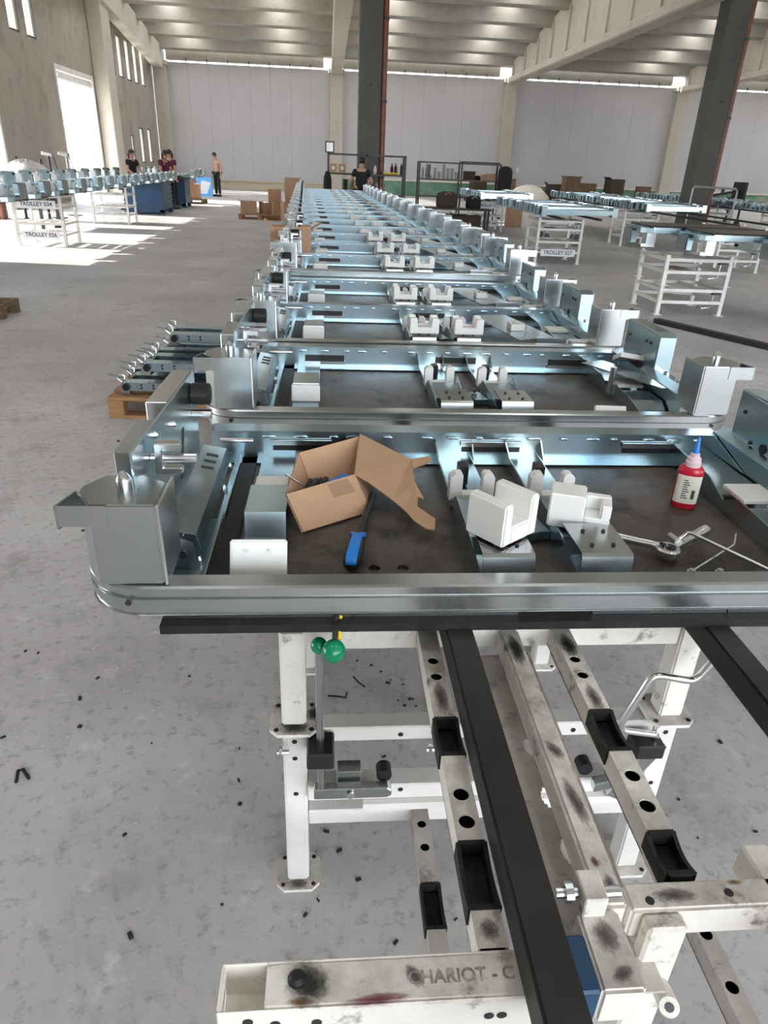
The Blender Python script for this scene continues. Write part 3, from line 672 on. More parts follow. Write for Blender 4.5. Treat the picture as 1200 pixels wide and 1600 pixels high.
# lower trolley rails, bar and levers
MB().box(-.045, .738, 1.13, 1.175, .46, .50).build('rail', CLEANW, lo, .003)
MB().box(-.045, .738, 1.11, 1.16, .30, .345).build('rail', CLEANW, lo, .003)
MB().box(.08, .738, 1.095, 1.1095, .281, .302).build('angle_strip', CLEANW, lo)
MB().box(-.045, .738, 1.125, 1.17, .205, .25).build('rail', CLEANW, lo, .003)
hole_row(lo, [(.16, 1.1295, .478), (.31, 1.1295, .478), (.62, 1.1295, .478), (.165, 1.1095, .33), (.55, 1.1295, .478)], 'y')
deck_bar('deck_bar', lo, .196, .234, .40, 1.124, .25, .045, [(1.08, .0105), (1.02, .0105)], [(.84, .93)], DIRTYW)
deck_bar('deck_bar', lo, .735, .773, .35, .95, .25, .045, [(.80, .0125), (.70, .0125), (.60, .0125)], [], DIRTYW)
MB().box(-.046, .745, .38, .43, .205, .25).build('rail', CLEANW, lo, .003)
for x in (-.02, .74):
    p = MB().box(x-.026, x+.026, .385, .425, .008, .2045).build('post', CLEANW, lo, .003); foot(p, (x, .405), 0)
stain((.368, .70, .7623), .013, .06, S_GREY, up, .1); stain((.372, .565, .7623), .010, .022, S_GREY, up); stain((.366, .80, .7623), .014, .03, S_GREY, up, .4); stain((.362, .60, .7623), .007, .012, S_RED, up); stain((.366, 1.06, .7623), .018, .06, S_SOOT, up); stain((.199, .93, .7623), .016, .06, S_GREY, up); stain((.199, .515, .7623), .016, .02, S_GREY, up); stain((.474, .92, .7623), .016, .05, S_GREY, up); stain((.474, 1.07, .7623), .018, .05, S_SOOT, up)
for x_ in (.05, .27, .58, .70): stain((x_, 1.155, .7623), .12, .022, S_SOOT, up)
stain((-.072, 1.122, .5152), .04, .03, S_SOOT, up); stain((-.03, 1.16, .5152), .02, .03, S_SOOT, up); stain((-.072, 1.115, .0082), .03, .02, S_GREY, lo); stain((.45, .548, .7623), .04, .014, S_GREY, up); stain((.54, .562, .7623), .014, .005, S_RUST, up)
bk = MB().box(-.044, .014, 1.055, 1.125, .455, .498).build('lever_block', BLACK, lo, .004)
lv = MB().tube([(-.016, 1.07, .762), (-.016, 1.085, .55), (-.013, 1.085, .375)], .0085, 12).build('brake_lever', GALV, lo, smooth=True)
MB().sphere((-.017, 1.068, .772), .0165, 20).build('knob', GREEN, lv, smooth=True)
MB().prism([(-.03, .348), (-.03, .378), (.13, .378), (.14, .370), (.14, .354), (.13, .348)], 'y', 1.072, 1.094).build('lever_arm', GALV, lo, .002)
MB().cyl((.05, 1.071, .363), (.05, 1.066, .363), .009, n=12).build('pivot_bolt', CHROME, lo)
MB().cyl((.125, 1.10, .385), (.125, 1.13, .385), .017, n=16).build('roller', RUBBER, lo)
MB().box(.02, .075, 1.10, 1.135, .346, .40).build('stop_block', GALV, lo, .002)
l2 = MB().cyl((.012, 1.04, .80), (.018, 1.10, .855), .006, n=10).build('clamp_lever', BLACK, up)
MB().sphere((.011, 1.03, .788), .0225, 20).build('knob', GREEN, l2, smooth=True)
MB().cyl((.021, 1.045, .803), (.026, 1.10, .853), .004, n=8).build('yellow_stripe', YELLOW, l2)
bk2 = MB().box(.67, .735, 1.06, 1.115, .452, .490).build('lever_block', BLACK, lo, .004)
def smooth_path(pts, n=4):
    pts = [Vector(p) for p in pts]; out = [pts[0]]
    for i in range(1, len(pts)-1):
        a, b, c = pts[i-1], pts[i], pts[i+1]; r = min(.022, (a-b).length*.45, (c-b).length*.45)
        p0 = b+(a-b).normalized()*r; p1 = b+(c-b).normalized()*r
        out += [p0.lerp(b, t).lerp(b.lerp(p1, t), t) for t in [k/n for k in range(n+1)]]
    return out+[pts[-1]]
MB().tube(smooth_path([(.79, 1.06, .75), (.752, 1.06, .672), (.658, 1.06, .694), (.612, 1.06, .545), (.715, 1.075, .512), (.715, 1.085, .485)]), .0078, 12).build('bent_handle', CHROME, lo, smooth=True)
MB().prism([(.60, .345), (.66, .36), (.66, .385), (.60, .37)], 'y', 1.07, 1.095).build('lever_arm', GALV, lo, .002)
MB().cyl((.585, 1.10, .385), (.585, 1.13, .385), .017, n=16).build('roller', RUBBER, lo)
MB().bar((.745, 1.10, .46), (.66, 1.10, .30), .012, .03).build('brace', GALV, lo)
for x, z in ((.215, .462), (-.108, .465)): MB().cyl((x, 1.10, z), (x+.025, 1.10, z), .006, n=8).cyl((x+.004, 1.10, z), (x+.011, 1.10, z), .011, n=6).build('adjusting_bolt', CHROME, lo)

# ------------------------------------------------------------------ simpler trolleys of the same make
def trolley_unit(root, h, w_=.87, d=.80, levels=(.5, .9), legs=True):
    x, y = w_/2-.026, d/2-.026
    for i in (-1, 1):
        for j in (-1, 1):
            p = MB().box(i*x-.024, i*x+.024, j*y-.024, j*y+.024, .008, h).build('post', CLEANW, root)
            MB().box(i*x-.05, i*x+.05, j*y-.05, j*y+.05, 0, .0075).build('foot_plate', CLEANW, p)
    for f in levels:
        for j in (-1, 1): MB().box(-x+.024, x-.024, j*y-.02, j*y+.02, h*f-.04, h*f-.002).build('rail', CLEANW, root)
        for i in (-1, 1): MB().box(i*x-.02, i*x+.02, -y+.024, y-.024, h*f-.04, h*f-.002).build('rail', CLEANW, root)
    for q in (-.16, .16): MB().box(q-.02, q+.02, -y+.02, y-.02, h*levels[-1]-.042, h*levels[-1]-.003).build('deck_bar', CLEANW, root)
    MB().box(-.1, .1, -y+.02, y-.02, h*levels[0]-.04, h*levels[0]-.03).build('sheet', DIRTYW, root)
    MB().box(x-.15, x-.05, -y-.035, -y+.02, h*.72, h*.80).build('lever_block', BLACK, root)
    MB().tube([(x-.12, -y-.01, h*.72), (x-.13, -y-.01, h*.3), (x-.25, -y-.01, h*.25)], .008, 8).build('brake_lever', GALV, root)
def sign(root, s, h, w_=.66, x=0, d=.80):
    b = MB().box(x-w_/2, x+w_/2, -d/2-.012, -d/2+.003, h-.062, h+.062).build('sign_plate', SIGNW, root)
    text('lettering', s, .094, (x, -d/2-.0125, h), (math.pi/2, 0, 0), SIGNB, b)
tp = {}
def trolley(lab, group, loc, h, s=None, sh=None, rz=0, sx=0):
    key = (round(h, 2),)
    if key not in tp:
        t = thing('trolley', lab, 'trolley', loc, rz, group); trolley_unit(t, h); index_tree(t); tp[key] = t
    else:
        t = copy_tree(tp[key]); t.location = loc; t.rotation_euler = (0, 0, rz); t['label'] = lab; t['group'] = group
    if s: sign(t, s, sh, x=sx)
    return t
LG = 'white trolleys under the frames by the doorway wall'
RG = 'white trolleys of the shelf-side rows'
trolley('white trolley with sign 026, bottom of the stack by the sunlit floor', LG, (-5.18, 14.25, 0), .45, 'TROLLEY 026', .20)
trolley('white trolley with sign 034, stacked above the one signed 026', LG, (-5.18, 14.25, .45), .45, 'TROLLEY 034', .26)
trolley('white unsigned trolley by the blue crates, bottom of its stack', LG, (-5.3, 19.2, 0), .45)
trolley('white unsigned trolley by the blue crates, top of its stack', LG, (-5.3, 19.2, .45), .45)
trolley('white trolley with sign 027, bottom of its stack', RG, (4.32, 14.0, 0), .45, 'TROLLEY 027', .20)
trolley('white trolley stacked above the one signed 027', RG, (4.32, 14.0, .45), .35)
trolley('white trolley signed 047 near the dark shelf, bottom of its stack', RG, (4.4, 20.9, 0), .45, 'TROLLEY 047', .20)
trolley('white trolley with a blurred sign above the one signed 047', RG, (4.4, 20.9, .45), .35, 'TROLLEY 012', .2)
trolley('white empty-sided trolley under upturned frames, bottom of its stack', RG, (4.585, 9.12, 0), .36)
trolley('white trolley under the upturned frames, top of its stack', RG, (4.585, 9.12, .36), .36)
trolley('white trolley signed 04 beyond the upturned frames, lower of its stack', RG, (7.6, 13.5, 0), .45)
trolley('white trolley signed 04 beyond the upturned frames, upper of its stack', RG, (7.6, 13.5, .45), .35, 'TROLLEY 04', .1, sx=-.05)
trolley('white trolley under the second row of brackets, lower of its stack', RG, (7.5, 17.9, 0), .45)
trolley('white trolley under the second row of brackets, upper of its stack', RG, (7.5, 17.9, .45), .35)
MG = 'white trolleys hidden under the middle row'
for i, y in enumerate((3.55, 6.6, 10.2, 14.0, 17.6)):
    trolley('white trolley under the middle row of frames, %s behind the green knobs, lower' % ORD[i], MG, (.35, y, 0), .40)
    trolley('white trolley under the middle row of frames, %s behind the green knobs, upper' % ORD[i], MG, (.35, y, .40), .36 if i == 0 else .39)
# frames on the doorway-side row
for i, y in enumerate([4.1+.93*j for j in range(20)]+[25.1+.93*j for j in range(3)]):
    place_frame('far', 'zinc-plated frame on the doorway-side row, %s counted from the end away from the doorway' % ORD[i] if i < 22 else 'zinc-plated frame on the doorway-side row, last one by the corner', 'steel frames on the doorway-side row', (-6.07+.02*(i % 3), y, .905), (0, 0, 0))
for i, y in enumerate((5.2, 9.2)):
    trolley('white trolley under the near end of the doorway-side row, %s, lower' % ORD[i], LG, (-5.18, y, 0), .45); trolley('white trolley under the near end of the doorway-side row, %s, upper' % ORD[i], LG, (-5.18, y, .45), .45)
for x in (-5.45, -4.93): tag(MB().box(x-.025, x+.025, 3.9, 28.0, .852, .9045).build('steel_beam', MILL, None), 'dark steel tube under the doorway-side frames, %s side' % ('wall' if x < -5.2 else 'aisle'), 'beam', 'dark steel tubes on the doorway side')
# upturned frames
for i, (x, y) in enumerate(((4.05, 9.20), (4.42, 8.36), (5.05, 7.52))):
    place_frame('far', 'upturned frame with boxes hanging down, %s from the sign 027 trolley' % ORD[i], 'upturned frames', (x+0, y, 1.005-.002*i), (0, math.pi, 0)).location.x = x+1.70

# ------------------------------------------------------------------ pallets, cartons, brackets
def pallet(lab, loc, rz=0, M=WOOD, group='wooden pallets', L=1.2, W=.8):
    t = thing('pallet', lab, 'pallet', loc, rz, group)
    for i in range(5):
        y = -W/2+.05+i*(W-.1)/4
        MB().box(-L/2, L/2, y-.05, y+.05, .122, .144).build('top_plank', M, t, .002)
    for i in (-1, 0, 1):
        MB().box(i*(L/2-.05)-.05, i*(L/2-.05)+.05, -W/2, W/2, .10, .1215).build('cross_plank', M, t)
        for j in (-1, 0, 1): MB().box(i*(L/2-.05)-.05, i*(L/2-.05)+.05, j*(W/2-.05)-.05, j*(W/2-.05)+.05, .022, .0995).build('block', M, t, .002)
    for j in (-1, 0, 1): MB().box(-L/2, L/2, j*(W/2-.05)-.05, j*(W/2-.05)+.05, 0, .0215).build('bottom_plank', M, t)
    return t
pallet('wooden pallet under the heap of zinc brackets', (-.86, 4.94, 0), 0, WOOD)
pallet('wooden pallet at the dark floor edge with black parts', (-3.95, 7.6, 0), .0, WOODOLD)
for i, (x, y) in enumerate(((-3.7, 7.5), (-3.55, 7.7), (-3.85, 7.8))):
    tag(MB().lathe((x, y, .145), [(.07, 0), (.07, .03), (.03, .035), (.03, .09), (.05, .10), (.05, .12)], 14).build('rubber_mount', BLACK, None, smooth=True), 'black round part on the old pallet, %s' % ('at its near edge', 'at its corner', 'toward the wall')[i], 'part', 'black parts on the old pallet')
def bracket(root):
    MB().sheet([(.045, .004), (.045, .085), (-.045, .085), (-.045, .03)], 'x', -.48, .48, .003).build('channel', ZINC, root)
    MB().box(-.50, -.44, -.05, .05, .0, .07).build('end_block', GALV, root, .003)
    MB().box(.44, .50, -.05, .05, .0, .07).build('end_block', GALV, root, .003)
    MB().cyl((-.46, -.062, .055), (-.46, .0, .055), .024, n=12).build('black_stop', RUBBER, root)
    MB().tube([(-.50, 0, .075), (-.53, 0, .10), (-.515, 0, .125), (-.48, 0, .12), (-.48, 0, .09)], .008, 8).build('hook', CHROME, root, smooth=True)
    MB().bar((-.49, .03, .09), (-.60, .05, .11), .025, .005).build('tab', ZINC, root)
    MB().box(.30, .312, -.012, .012, .0885, .14).build('pin', CHROME, root)
    for x in (-.36, -.28, .34, .40):
        for z in (.07, .05): MB().cyl((x, -.0455, z), (x, -.0485, z), .007, n=8).build('hole', BLACK, root)
bp = None
brs = [(0, 4.62, .145), (0.02, 4.79, .147), (-.01, 4.97, .145), (.0, 5.14, .147), (.02, 5.30, .145), (.14, 4.66, .268), (.17, 4.84, .270), (.15, 5.03, .268), (.19, 5.21, .268), (.27, 4.98, .392), (.25, 5.17, .392)]
for i, (dx, y, z) in enumerate(brs):
    lab = 'zinc bracket bar with hook end on the pallet, %s counted from the floor up' % ORD[i]
    if bp is None:
        bp = thing('bracket', lab, 'bracket', (-.88+dx, y, z), -.05, 'zinc brackets heaped on the pallet'); bracket(bp); index_tree(bp); t = bp
    else:
        t = copy_tree(bp); t['label'] = lab
    t.location = (-.88+dx, y, z); t.rotation_euler = (0, 0, -.05+rnd.uniform(-.03, .03))
# rows of brackets standing on the shelf-side trolleys: two part copies only
bs = thing('bracket', 'pale zinc bracket in the close row on the shelf-side trolleys', 'bracket', (0, 0, 0), 0, 'brackets on the shelf-side trolleys')
MB().sheet([(.045, .0), (.045, .10), (-.045, .10), (-.045, .03)], 'x', -.62, .62, .004).build('channel', ZINC, bs)
MB().box(-.70, -.60, -.04, .04, -.02, .14).build('end_block', ZINC, bs, .003); MB().box(.60, .70, -.04, .04, -.02, .14).build('end_block', ZINC, bs, .003)
index_tree(bs); first = True
for (x, y0, y1, z, n, wh) in ((4.55, 13.3, 17.3, .86, 30, 'on the trolley signed 027'), (4.65, 19.6, 23.0, .86, 26, 'on the trolley nearest the dark shelf racks'), (7.9, 16.6, 24.5, .85, 46, 'behind the upturned frames'), (11.8, 18, 27, .85, 40, 'around the dark pillar foot')):
    for i in range(n):
        t = bs if first else copy_tree(bs); first = False
        t['label'] = 'pale zinc bracket in the close row '+wh; t['group'] = 'brackets '+wh
        t.location = (x+rnd.uniform(-.03, .03), y0+(y1-y0)*i/n, z+rnd.uniform(0, .02)); t.rotation_euler = (rnd.uniform(-.12, .12), rnd.uniform(-.02, .02), rnd.uniform(-.02, .02))
for i, (x, y0, y1) in enumerate(((4.2, 13.2, 17.4), (4.9, 13.2, 17.4), (4.2, 19.5, 23.1), (4.9, 19.5, 23.1), (7.4, 13.0, 24.7), (8.3, 13.0, 24.7), (11.4, 17.9, 27.2), (12.2, 17.9, 27.2))):
    z = .835 if i < 6 else .825
    tag(MB().box(x-.03, x+.03, y0, y1, z-.034, z).build('steel_beam', MILL, None), 'dark steel tube under brackets, %s of eight from the middle row outward' % ORD[i], 'beam', 'dark steel tubes under the brackets')
for i, (x, y) in enumerate(((11.8, 18.6), (11.8, 22.5), (11.8, 26.4))):
    trolley('white trolley in the outermost row by the dark pillar, %s' % ('near end', 'middle', 'far end')[i], RG, (x, y, 0), .40); trolley('white upper trolley in the outermost row by the dark pillar, %s' % ('near end', 'middle', 'far end')[i], RG, (x, y, .40), .39)
def carton(lab, c, size, rz=0, M=CARD, group='cartons by the pallets', flaps=True):
    t = thing('carton', lab, 'carton', c, rz, group); a, b, h = size[0]/2, size[1]/2, size[2]; k = .006
    MB().box(-a, a, -b, b, 0, k).box(-a, -a+k, -b, b, k, h).box(a-k, a, -b, b, k, h).box(-a+k, a-k, -b, -b+k, k, h).box(-a+k, a-k, b-k, b, k, h).build('body', M, t)
    if flaps:
        MB().obox((-a-.05*size[0], 0, h+.02), (.25*size[0], size[1]*.96, k), (0, .7, 0)).build('flap', M, t)
        MB().obox((a-.12*size[0], 0, h+.004), (.26*size[0], size[1]*.98, k), (0, 0, 0)).build('flap', M, t)
    else:
        MB().box(-a, a, -b, -.004, h, h+k).build('flap', M, t); MB().box(-a, a, .004, b, h, h+k).build('flap', M, t)
        MB().box(-a, a, -.03, .03, h+k, h+k+.002).build('tape', TAPE, t)
    return t
pallet('low pallet of brown cartons beside the aisle end', (-1.95, 22.0, 0), 0, WOOD)
pallet('second pallet of cartons just behind, closer to the frames', (-1.5, 23.2, 0), .1, WOOD)
carton('open brown carton on the aisle pallet, nearest the doorway wall', (-2.29, 22.0, .145), (.46, .40, .32), .1)
carton('tilted brown carton in the middle of the aisle pallet', (-1.80, 22.05, .145), (.28, .30, .28), .6)
carton('brown carton at the frame end of the aisle pallet', (-1.49, 21.8, .145), (.24, .30, .34), .2)
carton('tall closed carton standing against the first frames of the row end', (-1.02, 22.3, .0), (.46, .45, 1.1), 0, flaps=False)
carton('smaller closed carton beside the tall one', (-1.60, 23.0, .145), (.36, .45, .62), 0, flaps=False)
carton('low brown carton lying before the tall one', (-1.10, 21.4, 0), (.4, .42, .5), .3)

# ------------------------------------------------------------------ open tool carton on the first frame
zb = .836
fb = [P(473, 832, z=zb), P(578, 800, z=zb)]
tf = [P(447, 773, z=.905), P(553, 742, z=.905)]
tb = [P(467, 708, z=.915), P(560, 683, z=.915)]
bb = [fb[0]+(tb[0]-tf[0])*.93, fb[1]+(tb[1]-tf[1])*.93]
for p in bb: p.z = zb
org = (fb[0]+bb[1])/2
oc = thing('carton', 'open shallow brown carton holding tools, its lid flapped over', 'carton', org, 0, 'tool cartons on the frames')
L = lambda v: Vector(v)-org
def slab(q, t=.0035):
    q = [Vector(p) for p in q]; n = (q[1]-q[0]).cross(q[2]-q[0]).normalized()*t
    k = len(q); return MB().add(q+[p+n for p in q], [tuple(range(k-1, -1, -1)), tuple(range(k, 2*k))]+[(i, (i+1) % k, k+(i+1) % k, k+i) for i in range(k)])
slab([L(fb[0]), L(fb[1]), L(bb[1]), L(bb[0])]).build('bottom', CARD, oc)
fw_ = slab([L(fb[0]), L(fb[1]), L(tf[1]), L(tf[0])]).build('wall', CARD, oc)
slab([L(fb[0]), L(tf[0]), L(tb[0]), L(bb[0])], .003).build('wall', CARD, oc)
slab([L(fb[1]), L(bb[1]), L(tb[1]), L(tf[1])], .003).build('wall', CARD, oc)
slab([L(bb[0]), L(bb[1]), L(tb[1]), L(tb[0])], .003).build('wall', CARD, oc)
e1 = L(fb[1])-L(fb[0]); e2 = L(tf[0])-L(fb[0]); nrm = e1.cross(e2).normalized()
q = [L(fb[0])+e1*a+e2*b-nrm*.0012 for a, b in ((.47, .30), (.97, .28), (.90, 1.0), (.36, .98))]
slab(q, .001).build('tape', TAPE, fw_)
LID = [(562, 679, .916), (642, 719, .895), (670, 714, .893), (673, 723, .890), (645, 733, .893), (648, 755, .886), (662, 780, .872), (653, 777, .876), (652, 793, .872), (680, 812, .858), (679, 829, .852), (665, 827, .853), (647, 815, .858), (634, 800, .864), (613, 782, .872), (594, 768, .882), (575, 754, .894), (555, 743, .903)]
slab([L(P(a, b, z=z)) for a, b, z in LID], .003).build('lid', CARD, oc)
def tool(name, lab, cat, mb, M, group=None): return tag(mb.build(name, M, None, smooth=True), lab, cat, group)
zi = zb+.004
a = P(490, 757, z=.872); b = P(508, 748, z=.876)
def plier(lab, px0, px1, M1, z=.875):
    t = thing('plier', lab, 'plier', (0, 0, 0), 0, 'tools inside the open carton'); A = P(*px0, z=z); B = P(*px1, z=z)
    d = (B-A).normalized(); s_ = d.cross(Vector((0, 0, 1)))
    A0 = A.copy(); A0.z = zi+.012
    MB().tube([A0-d*.03, A, A.lerp(B, .5)+s_*.006, B+s_*.004], [.008, .010, .010, .007], 10).build('grip', M1, t, smooth=True)
    MB().tube([A.lerp(B, .2)-Vector((0, 0, .02)), A.lerp(B, .6)-s_*.012-Vector((0, 0, .01)), B-s_*.008], [.007, .009, .006], 10).build('grip', M1, t, smooth=True)
plier('black-handled plier leaning in the tool carton', (487, 762), (491, 750), BLACK)
plier('second black-handled plier beside it in the tool carton', (503, 757), (507, 748), BLACK)
plier('blue-handled plier in the tool carton', (516, 755), (541, 744), BLUE, .885)
t = thing('screwdriver', 'thin steel screwdriver sticking out of the tool carton', 'screwdriver', (0, 0, 0)); A = P(446, 741, z=.925); B = P(489, 768, z=zi+.02)
MB().tube([A, B], .0022, 8).build('shaft', CHROME, t); MB().cyl(B, B+(B-A).normalized()*.04, .009).build('handle', BLACK, t)
# torque tool under the carton
t = thing('torque_driver', 'black and blue hand tool poking out from under the tool carton', 'tool', (0, 0, 0))
A = P(575, 795, z=.852); B = P(560, 838, z=.854); D = P(548, 884, z=.860)
MB().tube([A+(A-B)*.6, A, B], [.008, .0085, .0095], 14).build('shaft', BLACK, t, smooth=True)
MB().tube([B, B.lerp(D, .12), B.lerp(D, .5), B.lerp(D, .9), D], [.013, .017, .0195, .019, .012], 18).build('grip', BLACK, t, smooth=True)
d = (D-B); s_ = d.cross(Vector((0, 0, 1))).normalized(); upv = Vector((0, 0, .0155))
def band(k, w_, h): return [B.lerp(D, k)+s_*w_+Vector((0, 0, h)), B.lerp(D, k)-s_*w_+Vector((0, 0, h))]
rows = [band(.0, .016, .012), band(.10, .019, .016), band(.22, .011, .0205), band(.55, .011, .0215), band(.9, .012, .019), band(1.02, .011, .010)]
vs_ = [v for r_ in rows for v in r_]+[v-Vector((0, 0, .008)) for r_ in rows for v in r_]
k = len(rows)
MB().add(vs_, [(2*i, 2*i+1, 2*i+3, 2*i+2) for i in range(k-1)]+[(2*k+2*i+1, 2*k+2*i, 2*k+2*i+2, 2*k+2*i+3) for i in range(k-1)]+[(2*i, 2*i+2, 2*k+2*i+2, 2*k+2*i) for i in range(k-1)]+[(2*i+3, 2*i+1, 2*k+2*i+1, 2*k+2*i+3) for i in range(k-1)]+[(0, 2*k, 2*k+1, 1), (2*k-2, 2*k-1, 4*k-1, 4*k-2)]).build('blue_sleeve', BLUE, t, .001, smooth=True)

# ------------------------------------------------------------------ bottle, ratchet, wrench, hook
zp = .8325
c = P(1066, 790, z=zp); t = thing('bottle', 'red adhesive bottle with blue nozzle standing on the dark plate', 'bottle', c, math.radians(-25))
def oval(prof, sx, sy, n=24):
    mb = MB(); vs_ = []; fs = []
    for r, h in prof: vs_ += [(sx*r*math.copysign(abs(math.cos(a))**.8, math.cos(a)), sy*r*math.copysign(abs(math.sin(a))**.8, math.sin(a)), h) for a in [2*math.pi*i/n for i in range(n)]]
    for q in range(len(prof)-1): fs += [(q*n+i, q*n+(i+1) % n, (q+1)*n+(i+1) % n, (q+1)*n+i) for i in range(n)]
    return mb.add(vs_, fs+[tuple(range(n-1, -1, -1)), tuple(range((len(prof)-1)*n, len(prof)*n))])
oval([(.92, 0), (1, .004), (1, .098), (.96, .106), (.8, .112), (.5, .114)], .031, .022).build('body', RED, t, smooth=True)
lb = MB(); n = 12; vs_ = []
for h in (.016, .092):
    for i in range(n+1):
        a = math.radians(-152+128*i/n); vs_.append((.0314*math.copysign(abs(math.cos(a))**.8, math.cos(a)), .0224*math.copysign(abs(math.sin(a))**.8, math.sin(a)), h))
lb.add(vs_, [(i, i+1, n+2+i, n+1+i) for i in range(n)]).build('label', LABEL, t, smooth=True)
tx = MB()
for i in range(9): tx.box(-.012, .004-(.003*(i % 3)), -.02262, -.0224, .030+.006*i, .0325+.006*i)
for i in range(7): tx.box(.011+.0012*i, .0117+.0012*i, -.0222+.0002*i, -.0219+.0002*i, .03, .055)
tx.build('label_print', PRINT, t)
MB().lathe((0, 0, .113), [(.019, 0), (.019, .012), (.017, .014), (.0165, .022), (.013, .025)], 20).build('shoulder', CLEAR, t, smooth=True)
MB().lathe((0, 0, .138), [(.011, 0), (.011, .008), (.0085, .010)], 18).build('collar', CLEAR, t, smooth=True)
MB().lathe((0, 0, .1475), [(.0085, 0), (.0075, .006), (.0028, .040), (.002, .042)], 16).build('nozzle', NOZZLE, t, smooth=True)
t = thing('ratchet', 'chrome ratchet wrench lying on the dark plate by a white block', 'wrench', (0, 0, 0))
A = P(958, 838, z=.850); B = P(1020, 851, z=.852); H = P(1043, 861, z=.852); S = P(1103, 828, z=.856)
MB().tube([A-(B-A)*.3, A, A.lerp(B, .5), B], [.0115, .011, .0095, .0095], 14).build('handle', CHROME, t, smooth=True)
MB().tube([B, B.lerp(H, .35), H], [.0095, .0125, .0135], 16).build('neck', CHROME, t, smooth=True)
MB().lathe(H-Vector((0, 0, .010)), [(.022, 0), (.027, .003), (.027, .017), (.024, .0205)], 20).build('head', CHROME, t, smooth=True)
MB().lathe(H+Vector((.004, -.002, .0112)), [(.012, 0), (.012, .0015), (.006, .0018), (.006, .003)], 14).build('cap', BLACK, t); MB().obox(H+Vector((-.010, .008, .013)), (.008, .012, .004), (0, 0, .5)).build('switch', BLACK, t)
d = (S-H).normalized(); MB().tube([H+d*.015, H+d*.02, H+d*.055, H.lerp(S, .62)], [.008, .009, .0085, .0085], 14).build('extension', CHROME, t, smooth=True)
MB().tube([H.lerp(S, .62), H.lerp(S, .66), S], [.0105, .0125, .0125], 16).build('socket', CHROME, t, smooth=True)
t = thing('hook_wrench', 'long bright steel rod wrench with bent tip lying over the ratchet', 'wrench', (0, 0, 0))
pts = [P(1050, 838, z=.862), P(1053, 845, z=.858), P(1062, 842, z=.862), P(1075, 832, z=.878), P(1083, 834, z=.878), P(1205, 892, z=.846), P(1240, 908, z=.841)]
MB().tube(smooth_path(pts, 3), .0042, 12).build('rod', CHROME, t, smooth=True); MB().tube([P(1046, 836, z=.860), P(1058, 845, z=.860)], .0075, 12).build('tip', CHROME, t)
t = thing('hex_key', 'thin bent hex key lying across the rod wrench on the plate', 'hex key', (0, 0, 0))
MB().tube([P(1085, 890, z=.837), P(1146, 852, z=.852), P(1148, 848, z=.855), P(1150, 834, z=.866)], .0025, 8).build('rod', CHROME, t, smooth=True)
for i, (x, y) in enumerate(((1081, 894), (1125, 894))):
    tag(MB().lathe(P(x, y, z=zp+.0003), [(.011, 0), (.011, .002), (.007, .0025), (.007, .007), (.005, .008)], 12).build('flange_nut', CHROME, None), 'small flange nut on the plate, %s' % ('at the end of the hex key', 'beside the hex key')[i], 'nut', 'loose nuts on the plate')
tag(MB().tube(smooth_path([P(330, 640, z=.92)+Vector((0, 0, -.0)), P(360, 655, z=.90), P(400, 660, z=.895)], 2), .002, 6).build('cord', BLACK, None), 'thin dark cord between the two front frames', 'cord') if False else None
# second carton standing among the frames
c6 = carton('open brown carton standing upright among the sixth frames', (-.29, 5.80, .905), (.31, .20, .23), .05, group='tool cartons on the frames')
MB().obox((.20, .05, .235), (.09, .07, .004), (0, -.5, .2)).build('flap', CARD, c6)

# ------------------------------------------------------------------ dark bar on the floor, blue crates
bb_ = MB().bar((3.93, 8.20, .028), (6.2, 3.95, .028), .10, .056).build('steel_beam', MILL, None, .004); tag(bb_, 'dark steel tube lying alone on the floor past the frames', 'beam')
def crate(lab, loc, size, M, group):
    t = thing('crate', lab, 'crate', loc, 0, group); a, b, h = size[0]/2, size[1]/2, size[2]
    MB().box(-a, a, -b, b, .13, .16).build('bottom', M, t)
    for (x0, x1, y0, y1) in ((-a, -a+.01, -b, b), (a-.01, a, -b, b), (-a, a, -b, -b+.01), (-a, a, b-.01, b)): MB().box(x0, x1, y0, y1, .16, h).build('side_panel', M, t)
    r = MB(); 
    for i in range(6):
        z = .22+(h-.3)*i/5
        MB().box(-a-.015, a+.015, -b-.015, b+.015, z, z+.05).build('rib', M, t)
    for i in (-1, 1):
        for j in (-1, 1): MB().box(i*(a-.06)-.06, i*(a-.06)+.06, j*(b-.06)-.06, j*(b-.06)+.06, 0, .13).build('foot', M, t)
    MB().box(-a, a, -b, -b+.06, .05, .13).build('skid', M, t)
crate('dark blue corrugated steel crate under the frames, nearest the unsigned trolley', (-5.3, 22.9, 0), (1.1, 1.25, .87), DBLUE, 'blue steel crates')
crate('dark blue corrugated steel crate behind the standing women', (-5.3, 26.2, 0), (1.1, 1.0, .87), DBLUE, 'blue steel crates')
t = thing('panel_box', 'bright blue printed panel standing by the man in tan', 'box', (-5.35, 33.6, 0), 0)
MB().box(-.33, .33, -.05, .05, 0, .75).build('board', LBLUE, t); MB().prism([(-.28, .10), (.1, .10), (.28, .55), (-.1, .62)], 'y', -.052, -.0505).build('print', SIGNW, t)
pallet('pallet beside the bright blue panel under the last frames', (-5.1, 28.3, 0), 0, WOODOLD); carton('brown carton on the pallet under the last frames', (-5.0, 28.3, .145), (.6, .6, .5), 0)

